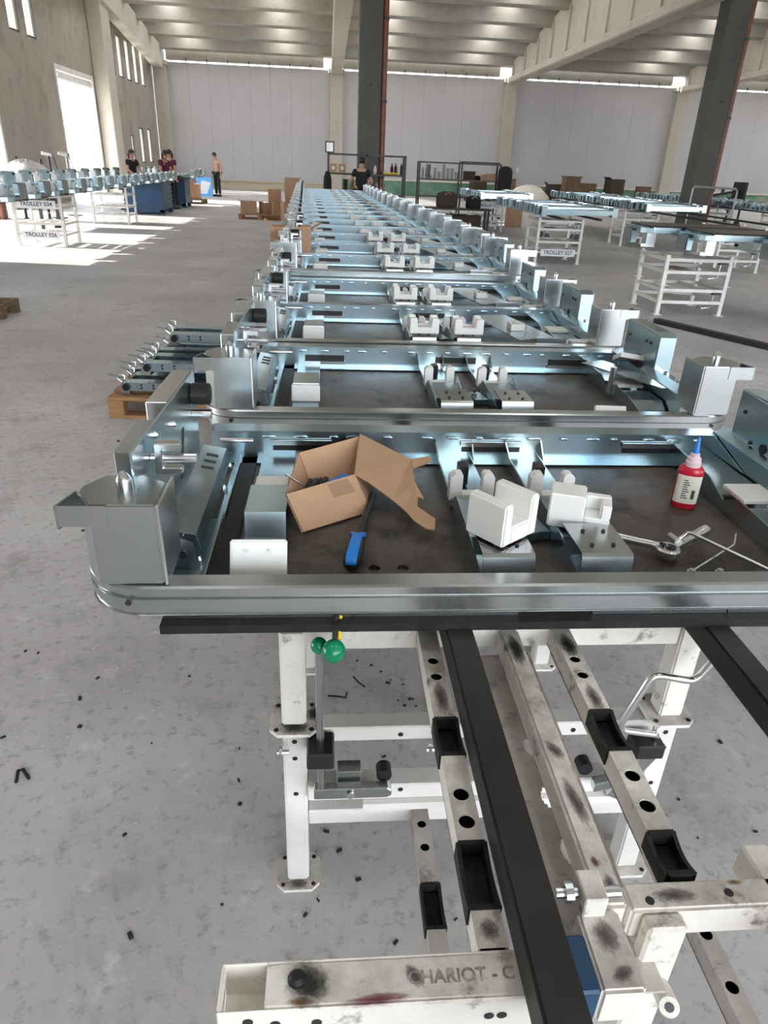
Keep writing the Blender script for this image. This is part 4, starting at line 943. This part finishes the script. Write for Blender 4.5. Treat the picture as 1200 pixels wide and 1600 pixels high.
# ------------------------------------------------------------------ shelves at the end of the row
def rack(lab, x0, x1, y, d, zt, levels, posts):
    t = thing('shelf_rack', lab, 'shelf', (x0, y, 0), 0, 'dark metal shelf racks'); W_ = x1-x0
    for px in posts:
        for j in (0, d): MB().box(px*W_-.025, px*W_+.025, j-.02, j+.02, 0, zt).build('post', RACK, t)
    for z in levels:
        MB().box(.026, W_-.026, .021, d-.021, z-.015, z).build('shelf_board', RACK, t); MB().box(.026, W_-.026, -.02, .02, z-.04, z).build('shelf_edge', RACK, t)
    MB().box(0, W_, -.02, .02, zt-.045, zt-.001).build('top_rail', RACK, t)
    return t
SY = 19.85
rack('dark metal shelf rack behind the worker in black', 0.0, 1.98, SY, .5, 1.77, (.30, .84, 1.32), (0, .5, 1))
S2 = 23.75
rack('dark metal shelf rack with tins and a hanging jacket', 2.82, 5.36, S2, .5, 1.685, (.22, .73, 1.21), (0, .52, 1))
def tin(x, y, z, lab, group, r=.04, h=.09, M=CANM):
    t = tag(MB().lathe((0, 0, 0), [(r, 0), (r, .004), (r*.95, .008), (r*.95, h-.008), (r, h-.004), (r, h)], 12).build('tin', M, None, smooth=True), lab, 'tin', group); t.location = (x, y, z); return t
k = 0
for col, n in enumerate((3, 4, 1, 3, 2, 4, 3, 3, 2)):
    for i in range(n): tin(2.93+.135*col, S2+.2, 1.2105+.1005*i, 'small grey tin in the %s stack from the corner post of the jacket rack' % ORD[col], 'tins in the %s stack of the jacket rack' % ORD[col], .05, .10)
tag(MB().box(3.10, 3.17, S2+.06, S2+.12, 1.2105, 1.60).build('file_box', BLACK, None), 'narrow black upright box among the tins', 'box')
for i in range(7): tin(3.0+.14*i, S2+.2, .7305, 'little jar on the lower shelf of the jacket rack', 'jars on the jacket rack', .035, .07)
carton('grey box on the top shelf of the jacket rack', (4.43, S2+.25, 1.2105), (.34, .3, .24), 0, OLIVE, 'boxes on the shelf racks', False)
carton('pale box at the jacket end of the top shelf', (5.12, S2+.25, 1.2105), (.28, .3, .19), 0, CARD, 'boxes on the shelf racks', False)
for i, x in enumerate((4.80, 4.88, 4.95)): tin(x, S2+.1+.1*(i % 2), 1.2105, 'brown bottle-shaped tin beside the pale shelf box, %s from the box' % ('third', 'second', 'first')[i], 'brown tins', .035, .17, CARD)
tag(MB().lathe((4.72, S2+.34, 1.2105), [(.09, 0), (.12, .05), (.08, .12), (.02, .14)], 14).build('helmet', BLACK, None, smooth=True), 'black round helmet on the top shelf of the jacket rack', 'helmet')
tag(MB().box(4.12, 5.34, S2+.02, S2+.45, 1.686, 1.73).build('flat_case', BLACK, None, .01), 'flat black case lying on top of the jacket rack', 'case')
jk = MB(); n = 12
prof = [(.05, 1.64), (.14, 1.60), (.19, 1.5), (.21, 1.3), (.20, 1.1), (.22, .80), (.20, .62)]
vs_ = []
for r, z in prof: vs_ += [(5.48+1.1*r*math.cos(2*math.pi*i/n)*(1+.12*math.sin(3*i+z*5)), S2-.15+.6*r*math.sin(2*math.pi*i/n), z) for i in range(n)]
jk.add(vs_, [(q*n+i, q*n+(i+1) % n, (q+1)*n+(i+1) % n, (q+1)*n+i) for q in range(len(prof)-1) for i in range(n)]+[tuple(range(n)), tuple(range(len(prof)*n-1, (len(prof)-1)*n-1, -1))])
tag(jk.build('jacket', BLACKC, None, smooth=True), 'dark jacket hanging on the end post of the rack', 'jacket')
for i, x in enumerate((.13, .36)):
    t = carton('square carton with a round mark on the worker shelf, %s from the post' % ORD[i], (x, SY+.25, 1.3205), (.18, .18, .20), 0, CARD, 'boxes on the shelf racks', False)
    MB().cyl((0, -.0905, .11), (0, -.092, .11), .045, n=14).build('round_mark', LABEL, t)
for i, x in enumerate((1.66, 1.76)):
    t = thing('bottle', 'dark red drink bottle with black cap on the worker shelf, %s from the post' % ('second', 'first')[i], 'bottle', (x, SY+.31, 1.3205), 0, 'drink bottles'); MB().lathe((0, 0, 0), [(.038, 0), (.04, .02), (.04, .17), (.014, .23), (.014, .25)], 14).build('body', PURPLE, t, smooth=True); MB().cyl((0, 0, .2505), (0, 0, .27), .016).build('cap', BLACK, t)
tag(MB().lathe((1.90, SY+.2, 1.3205), [(.035, 0), (.035, .2), (.012, .24), (.012, .27)], 12).build('bottle', BLACK, None, smooth=True), 'black bottle by the end post of the worker shelf', 'bottle')
tag(MB().obox((1.62, SY+.12, 1.347), (.42, .15, .05), (0, 0, .1)).build('cloth_bundle', YELLOW, None, .02), 'yellow cloth bundle under the drink bottles', 'cloth')
tag(MB().lathe((1.22, SY+.25, 1.3205), [(.04, 0), (.045, .1), (.03, .17), (.02, .2)], 12).build('jar', CLEAR, None, smooth=True), 'pale plastic jar right beside the worker on the shelf', 'jar')
tag(MB().obox((1.36, SY+.2, 1.352), (.16, .14, .06), (0, 0, .4)).build('small_box', RACK, None, .01), 'small grey lump between pale jar and yellow cloth', 'box')
for col, n in enumerate((4, 2, 3, 2, 3)):
    for i in range(n): tin(1.05+.11*col, SY+.2, .8405+.0905*i, 'grey lidded tin stacked low on the worker shelf', 'tins low on the worker shelf')
for i, x in enumerate((.45, .62)): carton('narrow upright carton low on the worker shelf, %s from the post' % ORD[i], (x, SY+.25, .8405), (.10, .2, .32), 0, (OLIVE, CARD)[i], 'boxes on the shelf racks', False)
t = thing('screen', 'small dark framed screen on the corner post of the worker shelf', 'screen', (.02, SY-.0, 1.7705)); MB().box(-.10, -.07, 0, .03, .03, .26).box(.10, .13, 0, .03, .03, .26).box(-.10, .13, 0, .03, .231, .26).box(-.10, .13, 0, .03, 0, .029).build('bezel', BLACK, t); MB().box(-.069, .099, .01, .02, .03, .23).build('glass', GLASS, t)
t = thing('work_lamp', 'black lamp on a pole above the worker head', 'lamp', (.82, SY+.1, 1.3205)); MB().cyl((0, 0, 0), (0, 0, .72), .012).build('pole', BLACK, t); MB().box(-.04, .09, -.04, .04, .66, .76).build('lamp_head', BLACK, t)
tag(MB().lathe((0, 0, 0), [(.08, 0), (.11, .35), (.10, .6), (.05, .75)], 10).build('jacket', BLACKC, None, smooth=True), 'dark cloth hanging low from the corner post of the worker shelf', 'cloth').location = (-.02, SY-.11, .60)
# bags, benches and dark clutter under the racks
for i, (x, y, sx, sz, M, lab, cat) in enumerate(((3.05, 19.4, .55, .38, OLIVE, 'dark brown bag on the bench before the jacket rack', 'bag'), (3.75, 19.4, .40, .30, BLACKC, 'black rucksack on the bench before the jacket rack', 'bag'))):
    b = MB(); n = 14; prof = [(.9, 0), (1, .15), (1, .6), (.85, .9), (.5, 1)]
    vs_ = []
    for r, z in prof: vs_ += [(x+sx/2*r*math.copysign(abs(math.cos(a))**.6, math.cos(a)), y+.16*r*math.sin(a), .62+sz*z) for a in [2*math.pi*i_/n for i_ in range(n)]]
    b.add(vs_, [(q*n+i_, q*n+(i_+1) % n, (q+1)*n+(i_+1) % n, (q+1)*n+i_) for q in range(len(prof)-1) for i_ in range(n)]+[tuple(range(n-1, -1, -1)), tuple(range((len(prof)-1)*n, len(prof)*n))])
    t = tag(b.build('bag', M, None, smooth=True), lab, cat); MB().tube([(x-.08, y-.165, .62+sz*.8), (x, y-.18, .62+sz*.95), (x+.08, y-.165, .62+sz*.8)], .012, 8).build('strap', CANM, t)
t = thing('bench', 'dark low bench carrying the bags before the jacket rack', 'bench', (3.2, 19.4, 0)); MB().box(-.75, 1.0, -.25, .25, .575, .6195).build('top', DARKM, t)
for i in (-.68, .93):
    for j in (-.2, .2): MB().box(i-.03, i+.03, j-.03, j+.03, 0, .5745).build('leg', DARKM, t)
carton('dark crate under the bench before the jacket rack', (3.6, 19.4, 0), (.7, .4, .45), 0, OLIVE)
carton('brown carton on the floor under the jacket rack', (5.6, 22.4, 0), (.4, .5, .6), 0, CARD)

# ------------------------------------------------------------------ clutter near the far wall
def stackpal(lab, loc, n, rz=0):
    for i in range(n): pallet('%s, %s from the floor' % (lab, ORD[i]), (loc[0], loc[1], .145*i), rz, WOODOLD, 'old pallets by the far wall', 1.2, .9)
stackpal('old brown pallet standing in the far stack', (10.0, 31.0), 4)
tag(MB().lathe((0, 0, 0), [(.95, 0), (1.0, .25), (.85, .6), (.5, .9), (.15, 1.0)], 16).build('big_bag', LABEL, None, smooth=True), 'big white heaped bag by the stack of old pallets', 'bag').location = (8.3, 31.2, 0)
t = thing('machine', 'rusty brown box on the old pallet stack', 'machine', (10.0, 31.0, .59)); MB().box(-.3, .3, -.3, .3, 0, .75).build('body', WOODOLD, t); MB().box(-.34, .34, -.34, .34, .752, .80).build('lid', WOODOLD, t)
for i, (x, y, s_, h) in enumerate(((7.6, 38.5, .7, .5), (9.2, 39, .9, .62), (11.6, 38.5, .8, .45), (13.3, 38.6, .9, .55), (14.6, 38.2, .8, .8), (16.5, 39, .7, .5))):
    carton('dark brown box in the clutter along the green plinth, %s from the worker side' % ORD[i], (x, y, .48), (s_, .6, h), rnd.uniform(-.3, .3), WOODOLD if i % 2 else OLIVE, 'clutter along the plinth', i % 2 == 0)
    pallet('old pallet under the plinth clutter, %s from the worker side' % ORD[i], (x, y, 0), 0, WOODOLD, 'old pallets by the far wall'); carton('squat carton in the clutter under the dark box, %s from the worker side' % ORD[i], (x, y, .145), (s_*.9, .6, .32), 0, OLIVE, 'clutter along the plinth', False)
t = thing('cart', 'black wheeled cart with a flat deck beyond the last pillar', 'cart', (11.7, 22.5, 0), .1)
t.location = (13.9, 26.5, 0)
MB().box(-1.1, 1.1, -.4, .4, .62, .70).build('deck', DARKM, t); MB().box(-1.05, -.97, -.35, .35, .702, 1.25).build('end_frame', DARKM, t); MB().box(.9, 1.0, -.35, .35, .702, 1.45).build('end_frame', DARKM, t)
MB().bar((-.9, 0, .85), (.9, 0, 1.15), .08, .08).build('jib', DARKM, t); MB().box(-.5, .6, -.3, .3, .702, .95).build('housing', DARKM, t, .05)
for i in (-.9, .9):
    for j in (-.35, .35):
        MB().cyl((i, j-.03, .1), (i, j+.03, .1), .1, n=14).build('wheel', BLACK, t); MB().box(i-.03, i+.03, j-.025, j+.025, .2, .619).build('leg', DARKM, t)
t = thing('pipe_stand', 'grey gate-shaped pipe stand before the dark pillar', 'stand', (11.0, 20.6, 0))
t.location = (9.35, 19.0, 0)
MB().tube([(0, 0, .02), (0, 0, 1.3), (.05, 0, 1.35), (1.15, 0, 1.33), (1.2, 0, 1.28), (1.2, 0, .02)], .025, 8).build('pipe', CANM, t, smooth=True); MB().box(-.1, .1, -.25, .25, 0, .019).build('foot', CANM, t); MB().box(1.1, 1.3, -.25, .25, 0, .019).build('foot', CANM, t); MB().box(.78, .84, -.03, .03, 1.22, 1.315).build('clamp', DARKM, t)
# casters and feet of a low dolly between the shelf-side rows
t = thing('dolly', 'low grey wheeled dolly between the signed 027 trolley and the rack', 'dolly', (6.0, 19.0, 0))
MB().box(-.5, .5, -.35, .35, .36, .44).build('deck', CANM, t)
for i in (-.4, .4):
    for j in (-.28, .28): MB().cyl((i, j-.02, .07), (i, j+.02, .07), .07, n=12).build('wheel', BLACK, t); MB().box(i-.02, i+.02, j-.02, j+.02, .14, .3595).build('leg', CANM, t)
# plastic film heap and lamps on stands near the doorway wall
hp = MB(); n = 18; vs_ = []; prof = [(1, 0), (.95, .35), (.75, .7), (.4, .95), (.1, 1)]
for r, z in prof: vs_ += [(.62*r*math.cos(2*math.pi*i/n)*(1+.1*math.sin(4*i)), .5*r*math.sin(2*math.pi*i/n)*(1+.1*math.cos(5*i)), .22*z*(1+.15*math.sin(3*i))) for i in range(n)]
hp.add(vs_, [(q*n+i, q*n+(i+1) % n, (q+1)*n+(i+1) % n, (q+1)*n+i) for q in range(len(prof)-1) for i in range(n)]+[tuple(range(n-1, -1, -1)), tuple(range((len(prof)-1)*n, len(prof)*n))])
t = tag(hp.build('plastic_sheet', FILM, None, smooth=True), 'crumpled heap of clear plastic film on a table by the doorway wall', 'plastic film'); t.location = (P(43, 270, y=17.4).x, 17.4, 1.112); t.scale = (.70, .9, 1.1)
t = thing('table', 'dark table by the doorway wall carrying crumpled film', 'table', (-6.95, 17.4, 0)); MB().box(-.9, .78, -.6, .6, 1.06, 1.11).build('top', RACK, t)
for i in (-.8, .70):
    for j in (-.5, .5): MB().box(i-.03, i+.03, j-.03, j+.03, 0, 1.059).build('leg', RACK, t)
for i, (px, py) in enumerate(((78, 243), (103, 243))):
    c = P(px, py, y=20.0+1.0*i)
    t = thing('work_lamp', 'pale lamp head on a thin stand by the doorway, %s' % ('farther from the opening', 'closer to the opening')[i], 'lamp', (c.x, c.y, 0), 0, 'lamps on stands by the doorway')
    MB().cyl((0, 0, .02), (0, 0, c.z), .02).build('pole', CANM, t); MB().cyl((0, 0, 0), (0, 0, .019), .2).build('base', RACK, t); MB().obox((-.05, 0, c.z+.03), (.25, .16, .09), (0, .2, 0)).build('lamp_head', CANM, t, .01); MB().bar((.08, 0, c.z-.02), (.2, 0, c.z-.65), .02, .02).build('arm', BLACK, t)
for i, (px, py) in enumerate(((26, 253), (64, 257), (77, 252))):
    c = P(px, py, y=19.5)
    t = thing('post_tool', 'short black upright rod behind the doorway-side frames, %s from the plastic heap' % ORD[i], 'rod', (c.x, c.y, 0), 0, 'black rods by the doorway wall'); MB().cyl((0, 0, .02), (0, 0, c.z+.12), .035).build('rod', BLACK, t); MB().cyl((0, 0, 0), (0, 0, .019), .07).build('base', BLACK, t)
for i, (px, py) in enumerate(((843, 266), (1074, 276))):
    c = P(px-35 if i == 0 else px, py, y=WY-.02); t = tag(MB().box(-.08, .08, -.06, .039, -.12, .12).build('wall_lamp', SIGNW, None, .02), 'small white box fixed on the far panels, %s' % ('near the middle column', 'beyond the last column')[i], 'wall box', 'white boxes on the far wall'); t.location = c

# ------------------------------------------------------------------ people
def skinmesh(name, verts, edges, radii, M, parent, root=0, sub=1, extra=None):
    me = bpy.data.meshes.new(name); me.from_pydata([tuple(v) for v in verts], edges, []); o = bpy.data.objects.new(name, me); C.objects.link(o)
    mo = o.modifiers.new('skin', 'SKIN'); mo.use_smooth_shade = True
    for i, r in enumerate(radii):
        sv = me.skin_vertices[0].data[i]; sv.radius = r if isinstance(r, tuple) else (r, r); sv.use_root = i == root
    ss = o.modifiers.new('sub', 'SUBSURF'); ss.levels = sub; ss.render_levels = sub
    bpy.context.view_layer.update()
    dg = bpy.context.evaluated_depsgraph_get(); ev = bpy.data.meshes.new_from_object(o.evaluated_get(dg)); o.modifiers.clear()
    if extra:
        bm = bmesh.new(); bm.from_mesh(ev)
        e2 = bpy.data.meshes.new('x'); e2.from_pydata(extra.v, [], extra.f); bm.from_mesh(e2); bmesh.ops.recalc_face_normals(bm, faces=bm.faces)
        for f in bm.faces: f.smooth = True
        bm.to_mesh(ev); bm.free(); bpy.data.meshes.remove(e2)
    ev.materials.clear(); ev.materials.append(M); o.data = ev; ev.name = name
    if parent: o.parent = parent
    return o
def person(lab, loc, rz, top, bottom, hair='short', lean=0., arms=((.26, .03, 1.12, .24, -.06, .86), (-.26, .03, 1.12, -.24, -.06, .86)), sleeve=True, headtilt=0., hh=1.70, spread=.10):
    """Faces local -Y. arms: elbow and hand positions for each side, before leaning."""
    k = hh/1.70; t = thing('person', lab, 'person', loc, rz)
    def ln(p):
        x, y, z = p
        if z > .95:
            c, s_ = math.cos(lean), math.sin(lean); dz = z-.95; y, z = y*c-dz*s_, .95+dz*c+y*s_
        return Vector((x*k, y*k, z*k))
    (ax, ay, az, hx, hy, hz), (bx, by, bz, gx, gy, gz) = arms
    hd = headtilt
    nk = (0, .01, 1.45); hb = (0, -.01-.04*hd, 1.53); hm = (0, -.015-.10*hd, 1.605); ht = (0, -.01-.13*hd, 1.655)
    V = [(0, 0, .96), (0, 0, 1.10), (0, .01, 1.28), (0, .015, 1.39), nk, hb, hm, ht,
         (.16, .01, 1.385), (ax, ay, az), (hx, hy, hz), (-.16, .01, 1.385), (bx, by, bz), (gx, gy, gz),
         (.09, 0, .90), (spread, -.02, .50), (spread+.01, .01, .09), (spread+.02, -.11, .035), (-.09, 0, .90), (-spread, -.02, .50), (-spread-.01, .01, .09), (-spread-.02, -.11, .035)]
    E_ = [(0, 1), (1, 2), (2, 3), (3, 4), (4, 5), (5, 6), (6, 7), (3, 8), (8, 9), (9, 10), (3, 11), (11, 12), (12, 13), (0, 14), (14, 15), (15, 16), (16, 17), (0, 18), (18, 19), (19, 20), (20, 21)]
    R_ = [(.14, .11), (.125, .095), (.145, .10), (.11, .08), .052, .062, (.075, .095), (.06, .075), .055, .042, .026, .055, .042, .026, .085, .058, .040, .036, .085, .058, .040, .036]
    V = [ln(p) for p in V]; R_ = [(r[0]*k, r[1]*k) if isinstance(r, tuple) else r*k for r in R_]
    ex = MB(); h = V[6]
    ex.sphere(h+Vector((0, -.098, -.012))*k, .013*k, 8, (.8, 1.2, 1.4)).sphere(h+Vector((.036, -.080, .012))*k, .010*k, 8).sphere(h+Vector((-.036, -.080, .012))*k, .010*k, 8).sphere(h+Vector((0, -.088, -.050))*k, .018*k, 8, (1.2, .5, .35))
    for s_ in (1, -1): ex.sphere(h+Vector((s_*.078, .005, -.005))*k, .026*k, 8, (.4, .7, 1.2))
    for hi, el, s_ in ((10, 9, 1), (13, 12, -1)):
        d = (V[hi]-V[el]).normalized(); o_ = d.cross(Vector((s_*.3, 1, .2))).normalized(); b0 = V[hi]+d*.03*k
        ex.tube([V[hi], b0, b0+d*.05*k], [.024*k, .034*k, .03*k], 8)
        for q in range(4): ex.tube([b0+d*.045*k+o_*(.024-.016*q)*k, b0+d*(.085+.008*(q in (1, 2)))*k+o_*(.026-.017*q)*k, b0+d*(.115+.012*(q in (1, 2)))*k+o_*(.024-.016*q)*k-Vector((0, .012, 0))*k], [.0085*k, .008*k, .006*k], 6)
        ex.tube([b0+o_*.028*k, b0+d*.03*k+o_*.05*k, b0+d*.06*k+o_*.058*k], [.011*k, .010*k, .007*k], 6)
    skinmesh('body', V, E_, R_, SKIN, t, 0, 1, ex)
    S = [0, 1, 2, 3, 8, 9, 11, 12]
    sv = [V[a] for a in S]; sv[0] = V[0]-Vector((0, 0, .07*k)); sr = [.155*k, (.143*k, .113*k), (.165*k, .122*k), (.125*k, .10*k), .072*k, .05*k, .072*k, .05*k]
    if sleeve:
        for a, b in ((4, 5), (6, 7)): sv[b] = sv[a].lerp(sv[b], .62)
        se = [(0, 1), (1, 2), (2, 3), (3, 4), (4, 5), (3, 6), (6, 7)]
    else:
        for a, b in ((4, 5), (6, 7)): pass
        sv = sv[:4]; sr = sr[:4]; sr[3] = (.12*k, .09*k); se = [(0, 1), (1, 2), (2, 3)]
    skinmesh('shirt', sv, se, sr, top, t)
    tv = [V[0], V[14], V[15], V[16], V[18], V[19], V[20]]
    skinmesh('trousers', tv, [(0, 1), (1, 2), (2, 3), (0, 4), (4, 5), (5, 6)], [(.158*k, .125*k), .10*k, .074*k, .06*k, .10*k, .074*k, .06*k], bottom, t)
    for i in (17, 21):
        c = V[i]; MB().box(c.x-.048*k, c.x+.048*k, c.y-.07*k, c.y+.17*k, 0, .085*k).build('shoe', BLACK, t, .02, seg=2, smooth=True)
    hr = MB().sphere(h+Vector((0, .022, .028))*k, .1*k, 14, (.92, 1.0, .98))
    if hair == 'long': hr.tube([h+Vector((0, .06, .05))*k, h+Vector((0, .10, -.03))*k, h+Vector((.0, .10, -.16))*k, h+Vector((0, .095, -.30))*k], [.06*k, .075*k, .06*k, .03*k], 10)
    hr.build('hair', HAIR, t, smooth=True)
    return t
person('woman in a black T-shirt with long dark hair bending over the doorway-side frames', (P(203, 240, y=24.3).x, 24.3, 0), math.radians(50), BLACKC, BLACKC, 'long', .12, ((.24, -.1, 1.15, .12, -.34, 1.02), (-.24, -.1, 1.15, -.10, -.36, 1.02)), hh=1.66)
person('woman in a maroon top standing behind the frames near the corner', (P(266, 240, y=24.85).x, 24.85, 0), math.radians(-30), PURPLE, BLACKC, 'long', .10, ((.24, -.1, 1.15, .10, -.34, 1.05), (-.24, -.1, 1.15, -.10, -.32, 1.10)), hh=1.70)
person('person in purple and black leaning beside the woman in maroon', (P(251, 240, y=24.0).x, 24.0, 0), math.radians(60), PURPLE, BLACKC, 'long', .22, ((.25, -.12, 1.15, .12, -.40, 1.0), (-.25, -.12, 1.15, -.14, -.38, 1.0)), headtilt=.4, hh=1.70)
person('man in a tan sleeveless top and black trousers standing alone on the bright floor', (-4.80, 33.73, 0), math.radians(-40), TAN, BLACKC, 'short', .03, ((.25, .05, 1.13, .23, -.02, .86), (-.25, .05, 1.13, -.23, -.02, .86)), False, .8, 1.70)
person('worker in a black T-shirt seen from behind at the end of the frame row', (.83, 19.35, 0), math.radians(178), BLACKC, BLACKC, 'short', .06, ((.27, -.02, 1.14, .20, -.22, 1.02), (-.27, -.02, 1.14, -.20, -.22, 1.02)), headtilt=.3, hh=1.70)

# ------------------------------------------------------------------ floor debris
db = MB(); r_ = random.Random(11)
def chip(x, y, s_):
    db.obox((x, y, s_*.25+.0005), (s_*r_.uniform(.7, 1.6), s_*r_.uniform(.5, 1), s_*.5), (0, 0, r_.uniform(0, 3)))
for px, py in ((40, 1018), (60, 1021), (153, 1060), (296, 1057), (125, 1092), (237, 1162), (374, 1170), (373, 1220), (195, 1305), (204, 1463), (347, 1414), (375, 1257), (5, 1153), (125, 1136), (558, 1033), (595, 1050), (610, 1063), (700, 1010), (640, 985), (630, 1070), (606, 1068), (645, 1093), (650, 1104), (632, 1103), (622, 1095), (580, 1040), (600, 1183), (530, 1330), (510, 1300), (560, 1375), (497, 1407), (477, 1430), (712, 1437), (618, 1473), (640, 1093), (1030, 1155), (1060, 1250), (1125, 1160), (1090, 1310), (885, 1345), (1180, 1300), (1040, 455), (1060, 470), (1075, 465), (1090, 480), (1030, 480), (1010, 500), (240, 700), (185, 690), (130, 830)):
    p = P(px, py, z=0); chip(p.x, p.y, r_.uniform(.006, .011)*(1 if py > 900 else 2))
o = db.build('debris', DEBRIS, None); o['kind'] = 'stuff'; o['label'] = 'scattered dark crumbs on the grey concrete floor'
for i, (pts, lab) in enumerate(((((25, 1222), (28, 1204), (36, 1202), (45, 1216)), 'bent black rubber offcut on the open floor near the edge'), (((512, 1087), (528, 1088), (540, 1090), (542, 1082)), 'hooked dark shaving on the floor behind the green knobs'), (((552, 1057), (560, 1066), (570, 1073)), 'straight dark shaving on the floor behind the green knobs'))):
    tag(MB().tube([P(a, b, z=.006) for a, b in pts], .005 if i == 0 else .0028, 6).build('rubber_offcut', RUBBER, None), lab, 'offcut', 'offcuts on the floor')
tag(MB().prism([(0, 0), (.16, .02), (.2, .09), (.08, .11), (-.03, .06)], 'z', .0005, .004).build('paper_scrap', SIGNW, None), 'white paper scrap lying on the aisle floor', 'scrap').location = P(308, 520, z=0)
print('objects', len(bpy.data.objects))
import OpenImageIO as oiio, numpy as np, sys
b=oiio.ImageBuf('/workdir/render_main.png'); a=b.get_pixels(oiio.FLOAT)[...,:3]; h,w=a.shape[:2]
s=w/1200
for n,x,y in (('farwall',700,200),('farwallL',400,180),('floorL',200,1000),('floorlow',200,1500),('floormid',200,700),('floorfar',350,400),('floorR',1150,600),('rail',650,930),('plate',1000,740),('backrail',900,700),('whitefront',600,1580),('col',585,150),('ceil',300,40),('leg',453,1050),('wallL',80,120),('beam',830,1300)):
    r=int(6*s)+1; c=a[int(y*s)-r:int(y*s)+r,int(x*s)-r:int(x*s)+r].reshape(-1,3).mean(0)*255; print(n,c.round())
